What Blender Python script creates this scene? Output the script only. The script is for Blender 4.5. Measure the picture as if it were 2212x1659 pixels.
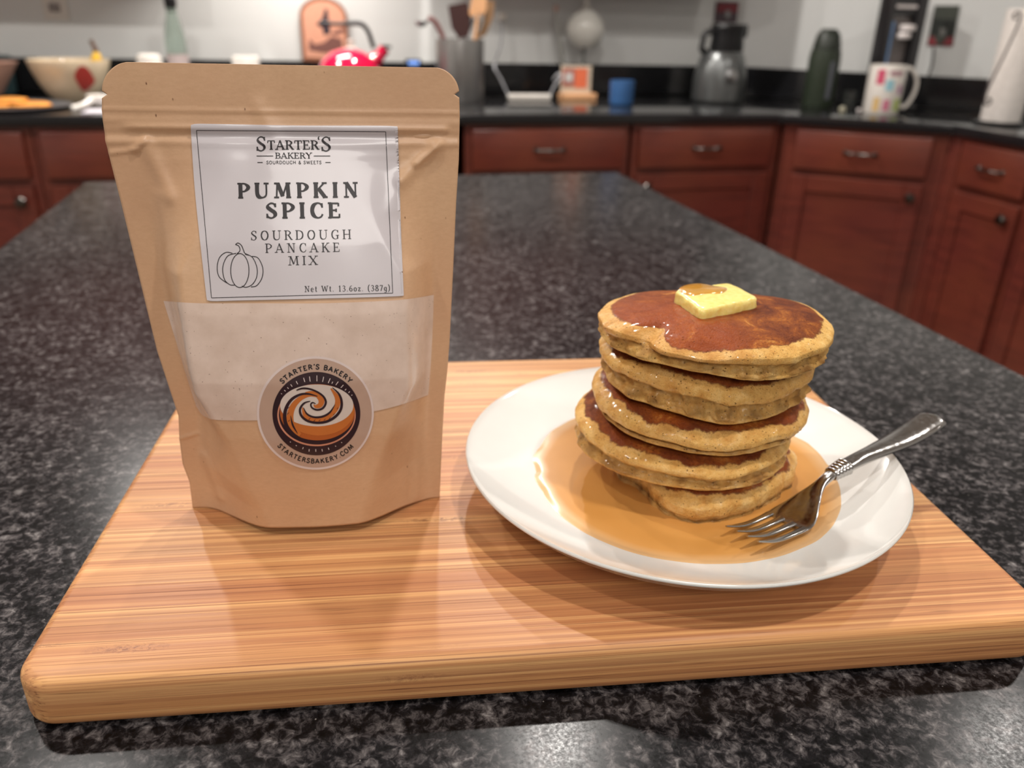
import bpy, bmesh, math, random
from math import sin, cos, pi, radians as RAD, sqrt, atan2, exp
from mathutils import Vector, Matrix, noise
random.seed(7)
S = bpy.context.scene
COL = S.collection
for o in list(bpy.data.objects): bpy.data.objects.remove(o)

# ------------------------------------------------------------------ camera
ZI = 0.92                                  # height of the worktops above the floor
F, PITCH, ROLL, YAW = 1740.0, RAD(24.37), RAD(-1.42), RAD(13.95)
CAMP = Vector((0, 0, ZI + 0.295))
def cam_axes():
    f = Vector((0, cos(PITCH), -sin(PITCH))); d = Vector((0, -sin(PITCH), -cos(PITCH))); x = Vector((1, 0, 0))
    x2 = cos(ROLL)*x + sin(ROLL)*d; d2 = -sin(ROLL)*x + cos(ROLL)*d
    Z = Matrix.Rotation(-YAW, 3, 'Z')
    return Z @ x2, Z @ d2, Z @ f
CX_, CD_, CF_ = cam_axes()
cam = bpy.data.cameras.new('camera'); camo = bpy.data.objects.new('camera', cam); COL.objects.link(camo)
cam.sensor_width = 36; cam.lens = F/2212*36; cam.clip_start = .01; cam.clip_end = 50
cam.dof.use_dof = True; cam.dof.focus_distance = .385; cam.dof.aperture_fstop = 7.2
m = Matrix((CX_, -CD_, -CF_)).transposed().to_4x4(); m.translation = CAMP
camo.matrix_world = m
S.camera = camo
S.view_settings.view_transform = 'Standard'; S.view_settings.look = 'None'
S.view_settings.exposure = -0.03; S.view_settings.gamma = 1; S.view_settings.use_curve_mapping = False

# ------------------------------------------------------------------ world and lamps
wd = bpy.data.worlds.new('world'); S.world = wd; wd.use_nodes = True
wd.node_tree.nodes['Background'].inputs[0].default_value = (1, .95, .9, 1)
wd.node_tree.nodes['Background'].inputs[1].default_value = 0.05
CEIL = 2.55
LAMPS = [  # x, y (kitchen frame), power: a grid of recessed ceiling downlights
    (-.76, 1.43, 15), (.52, 1.42, 16), (.54, 2.80, 29), (1.92, 1.20, 10), (-.76, 2.80, 24),
    (-.76, .06, 7), (.56, .04, 11), (1.9, -.1, 4), (-2.0, 1.4, 9)]
WARM = (1, .95, .895)
def area(name, loc, power, size, color=WARM, rot=(0, 0, 0), shape='DISK', sy=None):
    l = bpy.data.lights.new(name, 'AREA'); l.energy = power; l.shape = shape; l.size = size; l.color = color
    if sy: l.size_y = sy
    o = bpy.data.objects.new(name, l); COL.objects.link(o); o.location = loc; o.rotation_euler = rot
    return o
for i, (x, y, p) in enumerate(LAMPS):
    area('downlight_lamp', (x, y, CEIL-.012), p, .08)
HOOD = (.02, 3.25, ZI+.70)
area('fill_lamp', (-.15, -1.75, CEIL-.075), 38, 1.2, WARM, shape='SQUARE')  # added soft fill behind the camera, brightens the upright faces
area('hood_lamp', HOOD, 6.0, .34, (1, .95, .88), shape='RECTANGLE', sy=.08)

# ------------------------------------------------------------------ frames and helpers
A_ = RAD(6.9); CA, SA = cos(A_), sin(A_)
def W(x, y, z):                            # board frame -> world
    return Vector((x*CA + y*SA, -x*SA + y*CA, z + ZI))
DX, DY = Vector((CA, -SA, 0)), Vector((SA, CA, 0))
def ray(px, py):
    return (CX_*((px-1106)/F) + CD_*((py-829.5)/F) + CF_)
def at_y(px, py, Y):                       # world point on the plane y = Y seen at a pixel
    d = ray(px, py); return CAMP + d*((Y-CAMP.y)/d.y)
def at_z(px, py, z):                       # world point on the plane z = z + ZI
    d = ray(px, py); return CAMP + d*((z+ZI-CAMP.z)/d.z)
def board_z(px, py, z):
    p = at_z(px, py, z); return p.dot(DX), p.dot(DY)

def lin(c): return tuple(((v/255)/12.92 if v/255 <= .04045 else ((v/255+.055)/1.055)**2.4) for v in c)

def empty(name, loc, label, cat, rotz=0, group=None):
    o = bpy.data.objects.new(name, None); COL.objects.link(o); o.empty_display_size = .05
    o.location = loc; o.rotation_euler = (0, 0, rotz); o['label'] = label; o['category'] = cat
    if group: o['group'] = group
    return o
def tag(o, label, cat, group=None):
    o['label'] = label; o['category'] = cat
    if group: o['group'] = group
    return o
def mesh(name, V, Fc, mat, parent=None, local=False, smooth=True, loc=None, rotz=0, kind=None, uv=None, vcol=None):
    """link a mesh; V are world points unless local=True (then relative to parent or loc)"""
    if not local:
        if parent is not None:
            root = parent; off = Vector((0, 0, 0)); rz = 0
            T = Matrix.Identity(4)
            chain = []
            while root is not None: chain.append(root); root = root.parent
            for r in reversed(chain): T = T @ Matrix.Translation(r.location) @ Matrix.Rotation(r.rotation_euler.z, 4, 'Z')
            Ti = T.inverted()
        else:
            if loc is None:
                n = len(V); xs = [v[0] for v in V]; ys = [v[1] for v in V]; zs = [v[2] for v in V]
                loc = ((min(xs)+max(xs))/2, (min(ys)+max(ys))/2, min(zs))
            Ti = (Matrix.Translation(loc) @ Matrix.Rotation(rotz, 4, 'Z')).inverted()
        V = [Ti @ Vector(v) for v in V]
    me = bpy.data.meshes.new(name); me.from_pydata([tuple(v) for v in V], [], Fc)
    me.validate(); me.update()
    if smooth:
        for p in me.polygons: p.use_smooth = True
    if mat: me.materials.append(mat)
    if vcol:
        at = me.color_attributes.new('mask', 'FLOAT_COLOR', 'POINT')
        for i, c in enumerate(vcol): at.data[i].color = (c[0], c[1], c[2], 1)
    o = bpy.data.objects.new(name, me); COL.objects.link(o)
    if parent is not None: o.parent = parent
    elif loc is not None: o.location = loc; o.rotation_euler = (0, 0, rotz)
    if kind: o['kind'] = kind
    return o
def autosmooth(o, ang=35):
    me = o.data
    try: me.set_sharp_from_angle(angle=RAD(ang))
    except Exception: pass
    return o

class B:                                    # shape collector
    def __init__(s): s.V = []; s.F = []
    def add(s, V, Fc):
        n = len(s.V); s.V += [Vector(v) for v in V]; s.F += [tuple(i+n for i in f) for f in Fc]; return s
    def box(s, x0, x1, y0, y1, z0, z1, bev=0, seg=1, M=None):
        bm = bmesh.new(); bmesh.ops.create_cube(bm, size=1)
        for v in bm.verts: v.co = Vector((x0+(v.co.x+.5)*(x1-x0), y0+(v.co.y+.5)*(y1-y0), z0+(v.co.z+.5)*(z1-z0)))
        if bev: bmesh.ops.bevel(bm, geom=list(bm.edges), offset=bev, segments=seg, affect='EDGES', profile=.5)
        bm.verts.index_update()
        V = [v.co.copy() for v in bm.verts]; Fc = [[v.index for v in f.verts] for f in bm.faces]; bm.free()
        if M: V = [M @ v for v in V]
        return s.add(V, Fc)
    def lathe(s, prof, c=(0, 0, 0), n=32, M=None, cap=True):
        V = []; Fc = []
        for r, z in prof:
            for i in range(n):
                a = 2*pi*i/n; V.append(Vector((r*cos(a), r*sin(a), z)))
        for j in range(len(prof)-1):
            for i in range(n):
                k = (i+1) % n; Fc.append((j*n+i, j*n+k, (j+1)*n+k, (j+1)*n+i))
        if cap:
            if prof[0][0] > 1e-6: Fc.append(tuple(range(n-1, -1, -1)))
            if prof[-1][0] > 1e-6: Fc.append(tuple((len(prof)-1)*n+i for i in range(n)))
        c = Vector(c)
        V = [(M @ v if M else v) + c for v in V]
        return s.add(V, Fc)
    def tube(s, pts, r, n=10, closed=False):
        pts = [Vector(p) for p in pts]; R = r if isinstance(r, (list, tuple)) else [r]*len(pts)
        V = []; Fc = []; up = Vector((0, 0, 1)); m_ = len(pts); prev = None
        for i, p in enumerate(pts):
            t = (pts[(i+1) % m_ if closed else min(i+1, m_-1)] - pts[(i-1) % m_ if closed else max(i-1, 0)]).normalized()
            if prev is None:
                a = t.cross(up); a = a.normalized() if a.length > .05 else t.cross(Vector((1, 0, 0))).normalized()
            else: a = (prev - t*prev.dot(t)).normalized()
            prev = a; b = t.cross(a)
            for k in range(n):
                q = 2*pi*k/n; V.append(p + (a*cos(q) + b*sin(q))*R[i])
        for i in range(m_ if closed else m_-1):
            j = (i+1) % m_
            for k in range(n):
                l = (k+1) % n; Fc.append((i*n+k, i*n+l, j*n+l, j*n+k))
        if not closed: Fc.append(tuple(range(n-1, -1, -1))); Fc.append(tuple((m_-1)*n+k for k in range(n)))
        return s.add(V, Fc)
    def prism(s, poly, depth, M):              # 2-D outline (x,z) extruded along y
        n = len(poly); V = [M @ Vector((x, 0, z)) for x, z in poly] + [M @ Vector((x, depth, z)) for x, z in poly]
        Fc = [tuple(range(n)), tuple(range(2*n-1, n-1, -1))] + [(i, i+n, (i+1) % n+n, (i+1) % n) for i in range(n)]
        return s.add(V, Fc)
    def make(s, name, mat, parent=None, smooth=True, ang=35, **k):
        o = mesh(name, s.V, s.F, mat, parent, smooth=smooth, **k)
        return autosmooth(o, ang) if smooth else o
def catmull(P, n=8, closed=False):
    P = [tuple(p) for p in P]; out = []; m_ = len(P)
    for i in range(m_ if closed else m_-1):
        g = lambda k: P[k % m_] if closed else P[max(0, min(m_-1, k))]
        p0, p1, p2, p3 = g(i-1), g(i), g(i+1), g(i+2)
        for j in range(n):
            t = j/n
            out.append(tuple(.5*((2*b)+(-a+c)*t+(2*a-5*b+4*c-d)*t*t+(-a+3*b-3*c+d)*t**3) for a, b, c, d in zip(p0, p1, p2, p3)))
    if not closed: out.append(P[-1])
    return out
def interp(T, x):
    if x <= T[0][0]: return T[0][1]
    for (a, u), (b, v) in zip(T, T[1:]):
        if x <= b: return u+(v-u)*(x-a)/(b-a)
    return T[-1][1]
def sm(a, b, x):
    t = max(0., min(1., (x-a)/(b-a))); return t*t*(3-2*t)

# ------------------------------------------------------------------ materials
class N:
    def __init__(s, name):
        s.m = bpy.data.materials.new(name); s.m.use_nodes = True; s.t = s.m.node_tree; s.b = s.t.nodes['Principled BSDF']
    def n(s, typ, **k):
        q = s.t.nodes.new(typ)
        for a, v in k.items():
            if a.startswith('i_'):
                key = a[2:]; key = int(key) if key.isdigit() else key.replace('_', ' ')
                q.inputs[key].default_value = v
            else: setattr(q, a, v)
        return q
    def l(s, a, b): s.t.links.new(a, b)
    def co(s, scale=(1, 1, 1), kind='Object', rot=(0, 0, 0), loc=(0, 0, 0)):
        c = s.n('ShaderNodeTexCoord'); mp = s.n('ShaderNodeMapping'); mp.inputs['Scale'].default_value = scale
        mp.inputs['Rotation'].default_value = rot; mp.inputs['Location'].default_value = loc
        s.l(c.outputs[kind], mp.inputs[0]); return mp.outputs[0]
    def noise(s, vec, scale=5, detail=4, rough=.5, dist=0, out='Fac'):
        q = s.n('ShaderNodeTexNoise'); q.inputs['Scale'].default_value = scale; q.inputs['Detail'].default_value = detail
        q.inputs['Roughness'].default_value = rough; q.inputs['Distortion'].default_value = dist
        s.l(vec, q.inputs['Vector']); return q.outputs[out]
    def vor(s, vec, scale=5, out='Distance', feature='F1', rnd=1):
        q = s.n('ShaderNodeTexVoronoi'); q.feature = feature; q.inputs['Scale'].default_value = scale
        q.inputs['Randomness'].default_value = rnd
        s.l(vec, q.inputs['Vector']); return q.outputs[out]
    def ramp(s, fac, stops, interp='LINEAR'):
        q = s.n('ShaderNodeValToRGB'); e = q.color_ramp.elements; q.color_ramp.interpolation = interp
        while len(e) < len(stops): e.new(.5)
        for i, (p, c) in enumerate(stops):
            e[i].position = p; c = (c, c, c) if isinstance(c, (int, float)) else c; e[i].color = (*c[:3], 1)
        s.l(fac, q.inputs[0]); return q.outputs[0]
    def mix(s, fac, a, b, typ='MIX'):
        q = s.n('ShaderNodeMix'); q.data_type = 'RGBA'; q.blend_type = typ
        for v, i in ((fac, 0), (a, 6), (b, 7)):
            if hasattr(v, 'default_value') or hasattr(v, 'is_linked'): s.l(v, q.inputs[i])
            else: q.inputs[i].default_value = v if i == 0 else (*v[:3], 1)
        return q.outputs[2]
    def math(s, op, a, b=0.0, clamp=False):
        q = s.n('ShaderNodeMath'); q.operation = op; q.use_clamp = clamp
        for v, i in ((a, 0), (b, 1)):
            if hasattr(v, 'is_linked'): s.l(v, q.inputs[i])
            else: q.inputs[i].default_value = v
        return q.outputs[0]
    def bump(s, h, strength=.2, dist=.001, nrm=None):
        q = s.n('ShaderNodeBump'); q.inputs['Strength'].default_value = strength; q.inputs['Distance'].default_value = dist
        s.l(h, q.inputs['Height'])
        if nrm is not None: s.l(nrm, q.inputs['Normal'])
        s.l(q.outputs[0], s.b.inputs['Normal']); return q.outputs[0]
    def set(s, **k):
        for a, v in k.items():
            key = a.replace('_', ' ')
            if hasattr(v, 'is_linked'): s.l(v, s.b.inputs[key])
            else: s.b.inputs[key].default_value = (*v, 1) if isinstance(v, tuple) and len(v) == 3 and 'Color' in key else v
        return s.m
def plain(name, rgb, rough=.5, metal=0, spec=.5, coat=0, noise_amt=.06, scale=60, trans=0, ior=1.45):
    q = N(name); c = lin(rgb)
    f = q.noise(q.co(), scale, 3)
    col = q.ramp(f, [(.3, tuple(v*(1-noise_amt) for v in c)), (.7, tuple(min(1, v*(1+noise_amt)) for v in c))])
    q.set(Base_Color=col, Roughness=rough, Metallic=metal, Specular_IOR_Level=spec, Coat_Weight=coat, Coat_Roughness=.08,
          Transmission_Weight=trans, IOR=ior)
    return q.m

def mat_granite(name='speckled_granite', bright=1.0):
    q = N(name); v = q.co(kind='Generated')
    c = q.n('ShaderNodeTexCoord'); g = q.n('ShaderNodeNewGeometry'); v = g.outputs['Position']
    a = q.noise(v, 190, 4, .66, .5); b_ = q.noise(v, 80, 3, .6, .3); w = q.noise(v, 620, 2, .6)
    x = q.math('ADD', q.math('MULTIPLY', a, .68), q.math('MULTIPLY', b_, .32))
    col = q.ramp(x, [(.40, lin((9, 9, 10))), (.48, lin((24, 23, 25))), (.54, lin((58, 55, 56))), (.61, lin((92, 88, 88))), (.70, lin((142, 139, 138)))])
    fl = q.ramp(q.vor(v, 210, 'Distance'), [(.02, 1.), (.11, 0.)])
    pick = q.ramp(q.noise(v, 75, 2), [(.60, 0.), (.66, 1.)])
    col = q.mix(q.math('MULTIPLY', fl, pick), col, lin((150, 146, 142)))
    big = q.ramp(q.noise(v, 9, 3), [(.3, .82), (.7, 1.15)])
    q.set(Base_Color=q.mix(1, col, big, 'MULTIPLY'), Roughness=q.ramp(w, [(.3, .18), (.7, .28)]), Specular_IOR_Level=.15)
    return q.m
def mat_bamboo():
    q = N('bamboo'); oi = q.n('ShaderNodeObjectInfo'); c = q.n('ShaderNodeTexCoord')
    sx = q.n('ShaderNodeVectorMath'); sx.operation = 'ADD'
    rv = q.n('ShaderNodeCombineXYZ'); q.l(q.math('MULTIPLY', oi.outputs['Random'], 7.), rv.inputs[0]); q.l(q.math('MULTIPLY', oi.outputs['Random'], 3.3), rv.inputs[2])
    q.l(c.outputs['Object'], sx.inputs[0]); q.l(rv.outputs[0], sx.inputs[1])
    def mp(scale):
        k = q.n('ShaderNodeMapping'); k.inputs['Scale'].default_value = scale; q.l(sx.outputs[0], k.inputs[0]); return k.outputs[0]
    strip = q.noise(mp((.3, 40, 40)), 1, 1, .4)
    fine = q.noise(mp((4, 900, 900)), 1, 4, .6, .05)
    med = q.noise(mp((1.6, 300, 300)), 1, 3, .55, .05)
    dash = q.noise(mp((22, 900, 900)), 1, 2, .5)
    base = q.ramp(strip, [(.30, lin((196, 134, 88))), (.5, lin((218, 160, 104))), (.70, lin((234, 184, 126)))])
    base = q.mix(q.ramp(med, [(.38, .55), (.58, 0.)]), base, lin((160, 98, 66)))
    base = q.mix(q.ramp(med, [(.56, 0.), (.70, .5)]), base, lin((246, 196, 134)))
    base = q.mix(q.ramp(fine, [(.30, .85), (.46, 0.)]), base, lin((128, 76, 52)))
    base = q.mix(q.ramp(dash, [(.25, .5), (.36, 0.)]), base, lin((104, 60, 42)))
    kn = q.math('MULTIPLY', q.ramp(q.vor(mp((7, 42, 42)), 1), [(.04, 1.), (.17, 0.)]), q.ramp(q.noise(mp((260, 420, 420)), 1, 3, .7, 1.2), [(.44, 0.), (.60, .8)]))
    base = q.mix(kn, base, lin((120, 70, 52)))
    tone = q.ramp(oi.outputs['Random'], [(0, .88), (1, 1.06)])
    base = q.mix(1, base, tone, 'MULTIPLY')
    q.set(Base_Color=base, Roughness=q.ramp(fine, [(.3, .52), (.7, .38)]), Specular_IOR_Level=.4)
    q.bump(q.math('ADD', q.math('MULTIPLY', fine, .7), q.math('MULTIPLY', med, .5)), .25, .0006)
    return q.m
def mat_kraft():
    q = N('kraft_paper'); v = q.co()
    f = q.noise(q.co((300, 300, 700)), 1, 4, .6); g_ = q.noise(v, 900, 2); b_ = q.noise(v, 14, 3)
    base = q.ramp(f, [(.3, lin((209, 169, 132))), (.7, lin((217, 178, 140)))])
    base = q.mix(q.ramp(b_, [(.35, .35), (.65, 0.)]), base, lin((198, 150, 118)))
    sp = q.math('MULTIPLY', q.ramp(q.vor(q.co((260, 260, 130)), 1), [(.05, 1.), (.13, 0.)]), q.ramp(q.noise(v, 160, 1), [(.63, 0.), (.68, 1.)]))
    base = q.mix(sp, base, lin((120, 78, 50)))
    q.set(Base_Color=base, Roughness=.45, Specular_IOR_Level=.5, Coat_Weight=.22, Coat_Roughness=.3)
    q.bump(q.math('ADD', q.math('MULTIPLY', b_, 3.), q.math('MULTIPLY', g_, .12)), .25, .001)
    return q.m
def mat_flour():
    q = N('flour_behind_film'); v = q.co()
    b_ = q.noise(v, 60, 4, .6)
    base = q.ramp(b_, [(.3, lin((208, 184, 168))), (.7, lin((226, 204, 190)))])
    sp = q.math('MULTIPLY', q.ramp(q.vor(v, 620), [(.10, 1.), (.22, 0.)]), q.ramp(q.noise(v, 230, 2), [(.56, 0.), (.64, .9)]))
    base = q.mix(sp, base, lin((126, 96, 80)))
    q.set(Base_Color=base, Roughness=.6, Coat_Weight=.7, Coat_Roughness=.16)
    q.bump(q.noise(v, 30, 3), .12, .002)
    return q.m
def mat_pancake():
    q = N('pancake'); v = q.co(); a = q.n('ShaderNodeVertexColor', layer_name='mask'); sp = q.n('ShaderNodeSeparateColor'); q.l(a.outputs[0], sp.inputs[0])
    brown, wet, dark = sp.outputs[0], sp.outputs[1], sp.outputs[2]
    n1 = q.noise(v, 120, 5, .65); n2 = q.noise(v, 900, 3, .6); n3 = q.noise(v, 300, 4, .7, .3); n4 = q.noise(v, 52, 5, .68, .9); n5 = q.noise(v, 1600, 2, .6)
    gold = q.ramp(n1, [(.3, lin((206, 152, 78))), (.5, lin((228, 182, 106))), (.7, lin((242, 206, 138)))])
    gold = q.mix(dark, gold, lin((132, 94, 50)))
    gold = q.mix(q.ramp(n5, [(.30, .55), (.42, 0.)]), gold, lin((142, 98, 48)))
    pore = q.math('MULTIPLY', q.ramp(q.vor(v, 520), [(.10, 1.), (.24, 0.)]), q.ramp(n3, [(.50, 0.), (.60, .9)]))
    pore2 = q.math('MULTIPLY', q.ramp(q.vor(v, 210), [(.07, 1.), (.15, 0.)]), q.math('MULTIPLY', dark, .9))
    gold = q.mix(q.math('MAXIMUM', pore, pore2), gold, lin((78, 48, 26)))
    br = q.ramp(n4, [(.26, lin((66, 31, 24))), (.42, lin((104, 50, 22))), (.55, lin((138, 74, 28))), (.64, lin((170, 102, 40))), (.71, lin((220, 162, 82)))])
    br = q.mix(q.ramp(n2, [(.35, .5), (.6, 0.)]), br, lin((84, 42, 32)))
    br = q.mix(q.math('MULTIPLY', wet, .55), br, lin((176, 84, 20)))
    edge = q.math('ADD', brown, q.math('ADD', q.math('MULTIPLY', q.math('SUBTRACT', n3, .5), .8), q.math('MULTIPLY', q.math('SUBTRACT', n1, .5), .9)))
    col = q.mix(q.ramp(edge, [(.30, 0.), (.62, 1.)]), gold, br)
    ring = q.math('MULTIPLY', q.ramp(edge, [(.40, 0.), (.52, 1.), (.68, 0.)]), .55)
    col = q.mix(ring, col, lin((92, 44, 28)))
    col = q.mix(q.math('MULTIPLY', wet, .30), col, lin((200, 134, 60)), 'MULTIPLY')
    rough = q.math('SUBTRACT', .68, q.math('MULTIPLY', wet, .30))
    q.set(Base_Color=col, Roughness=rough, Specular_IOR_Level=.14, Coat_Weight=q.math('MULTIPLY', wet, q.ramp(n3, [(.44, .05), (.60, .8)]), True), Coat_Roughness=.10,
          Subsurface_Weight=.05, Subsurface_Radius=(.004, .002, .001), Subsurface_Scale=1.)
    h = q.math('ADD', q.math('MULTIPLY', n2, .45), q.math('SUBTRACT', n3, q.math('MULTIPLY', q.math('MAXIMUM', pore, pore2), 1.6)))
    q.bump(h, .7, .0014)
    return q.m
def mat_cherry():
    q = N('cherry_wood'); v = q.co((6, 6, 60)); n = q.noise(v, 1, 4, .55, .6); b_ = q.noise(q.co(), 3, 2)
    base = q.ramp(n, [(.3, lin((84, 37, 32))), (.7, lin((112, 50, 41)))])
    base = q.mix(q.ramp(b_, [(.4, 0.), (.7, .5)]), base, lin((126, 64, 42)))
    q.set(Base_Color=base, Roughness=.32, Specular_IOR_Level=.5, Coat_Weight=.3, Coat_Roughness=.2); return q.m
def mat_wall():
    q = N('wall_paint'); n = q.noise(q.co(), 260, 3)
    q.set(Base_Color=q.ramp(n, [(.3, lin((222, 223, 221))), (.7, lin((227, 228, 226)))]), Roughness=.75); q.bump(n, .15, .001); return q.m
def mat_steel():
    q = N('fork_steel'); v = q.co(); n = q.noise(v, 420, 3, .6); n2 = q.noise(v, 130, 2)
    q.set(Base_Color=lin((178, 176, 174)), Metallic=1., Roughness=q.ramp(n, [(.3, .12), (.7, .26)])); q.bump(n2, .22, .0008); return q.m
def mat_syrup():
    q = N('syrup'); a = q.n('ShaderNodeVertexColor', layer_name='mask'); sp = q.n('ShaderNodeSeparateColor'); q.l(a.outputs[0], sp.inputs[0])
    n = q.noise(q.co(), 18, 3)
    deep = q.ramp(n, [(.3, lin((206, 146, 74))), (.7, lin((218, 158, 86)))])
    col = q.mix(sp.outputs[0], deep, lin((228, 190, 142)))
    q.set(Base_Color=col, Roughness=.25, Coat_Weight=1., Coat_Roughness=.03, Coat_IOR=1.45); return q.m
def mat_butter():
    q = N('butter'); n = q.noise(q.co(), 300, 4, .6)
    q.set(Base_Color=q.ramp(n, [(.3, lin((240, 212, 112))), (.7, lin((252, 232, 150)))]), Roughness=.35, Subsurface_Weight=.35,
          Subsurface_Radius=(.006, .004, .0015), Subsurface_Scale=1., Coat_Weight=.4, Coat_Roughness=.15); q.bump(n, .35, .001); return q.m
GRAN = mat_granite(); BAM = mat_bamboo(); KRAFT = mat_kraft(); FLOUR = mat_flour(); PAN = mat_pancake(); CHERRY = mat_cherry()
WALL = mat_wall(); STEEL = mat_steel(); SYR = mat_syrup(); BUT = mat_butter()
PORC = plain('porcelain', (236, 236, 232), .12, coat=.6, noise_amt=.01)
WHITE = plain('white_ceramic', (228, 222, 214), .2, coat=.4, noise_amt=.02)
LABEL = plain('label_paper', (210, 204, 208), .30, coat=.4, noise_amt=.01)
INK = plain('black_ink', (34, 28, 32), .4, noise_amt=.02)
BLACK = plain('black_plastic', (20, 20, 22), .35)
PEWTER = plain('dark_pewter', (92, 88, 84), .28, metal=1)
CHROME = plain('brushed_metal', (170, 170, 170), .32, metal=1)
FLOORM = plain('floor_tile', (120, 96, 76), .5, scale=3, noise_amt=.15)
CEILM = plain('ceiling_paint', (226, 222, 214), .8)
DARKIN = plain('toe_kick_wood', (40, 16, 14), .6)  # dark wood of the toe kicks

# ------------------------------------------------------------------ the room
XL, XR, YB, YF = -2.7, 2.95, 3.62, -4.2
def struct(name, b, mat, smooth=False):
    o = b.make(name, mat, smooth=smooth); o['kind'] = 'structure'; return o
struct('floor', B().box(XL-.1, XR+.1, YF-.1, YB+.1, -.05, 0), FLOORM)
struct('ceiling', B().box(XL-.1, XR+.1, YF-.1, YB+.1, CEIL, CEIL+.05), CEILM)
struct('wall_back', B().box(XL-.1, 1.93, YB, YB+.1, 0, CEIL), WALL)
struct('wall_left', B().box(XL-.1, XL, YF, YB, 0, CEIL), WALL)
struct('wall_right', B().box(XR, XR+.1, YF, 2.57, 0, CEIL), WALL)
struct('wall_front', B().box(XL-.1, XR+.1, YF-.1, YF, 0, CEIL), WALL)
W1, W2 = Vector((1.90, 3.62, 0)), Vector((2.95, 2.57, 0))
dg = (W2-W1).normalized(); nrm = Vector((-dg.y, dg.x, 0))*-1   # into the room
if nrm.x > 0: nrm = -nrm
bw = B(); P_ = [W1, W2, W2-nrm*.1, W1-nrm*.1]
bw.add([p for p in P_] + [p+Vector((0, 0, CEIL)) for p in P_], [(0, 1, 2, 3), (7, 6, 5, 4), (0, 4, 5, 1), (1, 5, 6, 2), (2, 6, 7, 3), (3, 7, 4, 0)])
struct('wall_corner', bw, WALL)

# ------------------------------------------------------------------ worktops, splash, cabinets, island
def slab(b, poly, z0, z1, bev=.006):
    bm = bmesh.new(); vs = [bm.verts.new((x, y, z0)) for x, y in poly]; f = bm.faces.new(vs)
    r = bmesh.ops.extrude_face_region(bm, geom=[f]); 
    for v in [g for g in r['geom'] if isinstance(g, bmesh.types.BMVert)]: v.co.z = z1
    bmesh.ops.recalc_face_normals(bm, faces=bm.faces)
    if bev:
        es = [e for e in bm.edges if abs(e.verts[0].co.z-e.verts[1].co.z) < 1e-6]
        bmesh.ops.bevel(bm, geom=es, offset=bev, segments=4, affect='EDGES', profile=.5)
    bm.verts.index_update(); b.add([v.co.copy() for v in bm.verts], [[v.index for v in f.verts] for f in bm.faces]); bm.free(); return b
GRAN2 = plain('polished_black_granite', (30, 30, 32), .12, noise_amt=.35, scale=240, coat=.3)
CF = 2.79; BX, BY_ = 2.14, 2.44; AX = 1.68
T0 = ZI-.034
ct = slab(B(), [(XL+.004, CF), (-.26, CF), (-.26, YB-.004), (XL+.004, YB-.004)], T0, ZI).make('countertop', GRAN2)
tag(ct, 'black granite countertop left of the stove, under the cream bowl', 'countertop')
ct2 = slab(B(), [(.48, CF), (AX, CF), (BX, BY_), (BX, .6), (XR-.004, .6), (XR-.004, 2.562), (1.897, 3.612), (.48, 3.612)], T0, ZI).make('countertop', GRAN2)
tag(ct2, 'black granite countertop that turns the far right corner of the kitchen', 'countertop')
SPL = .122
bs = B().box(XL+.01, 1.895, YB-.026, YB-.003, ZI+.001, ZI+SPL, .003).make('backsplash', GRAN2, smooth=False)
tag(bs, 'long black granite backsplash along the far wall', 'backsplash')
b = B(); q0, q1 = W1+nrm*.004+dg*.02, W2+nrm*.004-dg*.02; n2 = nrm*.022
b.add([q0, q1, q1+n2, q0+n2]+[], []) if False else None
Z0, Z1 = Vector((0, 0, ZI+.001)), Vector((0, 0, ZI+SPL))
b.add([q0+Z0, q1+Z0, q1+n2+Z0, q0+n2+Z0, q0+Z1, q1+Z1, q1+n2+Z1, q0+n2+Z1], [(0, 1, 2, 3), (7, 6, 5, 4), (0, 4, 5, 1), (1, 5, 6, 2), (2, 6, 7, 3), (3, 7, 4, 0)])
tag(b.make('backsplash', GRAN2, smooth=False), 'black granite backsplash on the angled corner wall behind the mug', 'backsplash')

def pull(x, z, parent, w=.10):
    pts = [(x-w/2, -.021, z), (x-w/2, -.036, z), (x-w/2+.012, -.046, z+.001), (x-w/4, -.049, z+.002), (x, -.046, z), (x+w/4, -.049, z+.002), (x+w/2-.012, -.046, z+.001), (x+w/2, -.036, z), (x+w/2, -.021, z)]
    p = catmull(pts, 4); r = [.0065 if abs(q[0]-x) < w*.12 else .0048 for q in p]
    b = B().tube(p, r, 8)
    for s in (-1, 1): b.lathe([(.009, 0), (.009, .003), (.006, .006)], (x+s*w/2, -.020, z), 12, M=Matrix.Rotation(pi/2, 4, 'X'))
    b.make('handle', PEWTER, parent, local=True)
def knob(x, z, parent):
    B().lathe([(.006, 0), (.006, .012), (.016, .016), (.018, .022), (.014, .028), (.0, .030)], (x, -.020, z), 16, M=Matrix.Rotation(pi/2, 4, 'X')).make('knob', PEWTER, parent, local=True)
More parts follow.
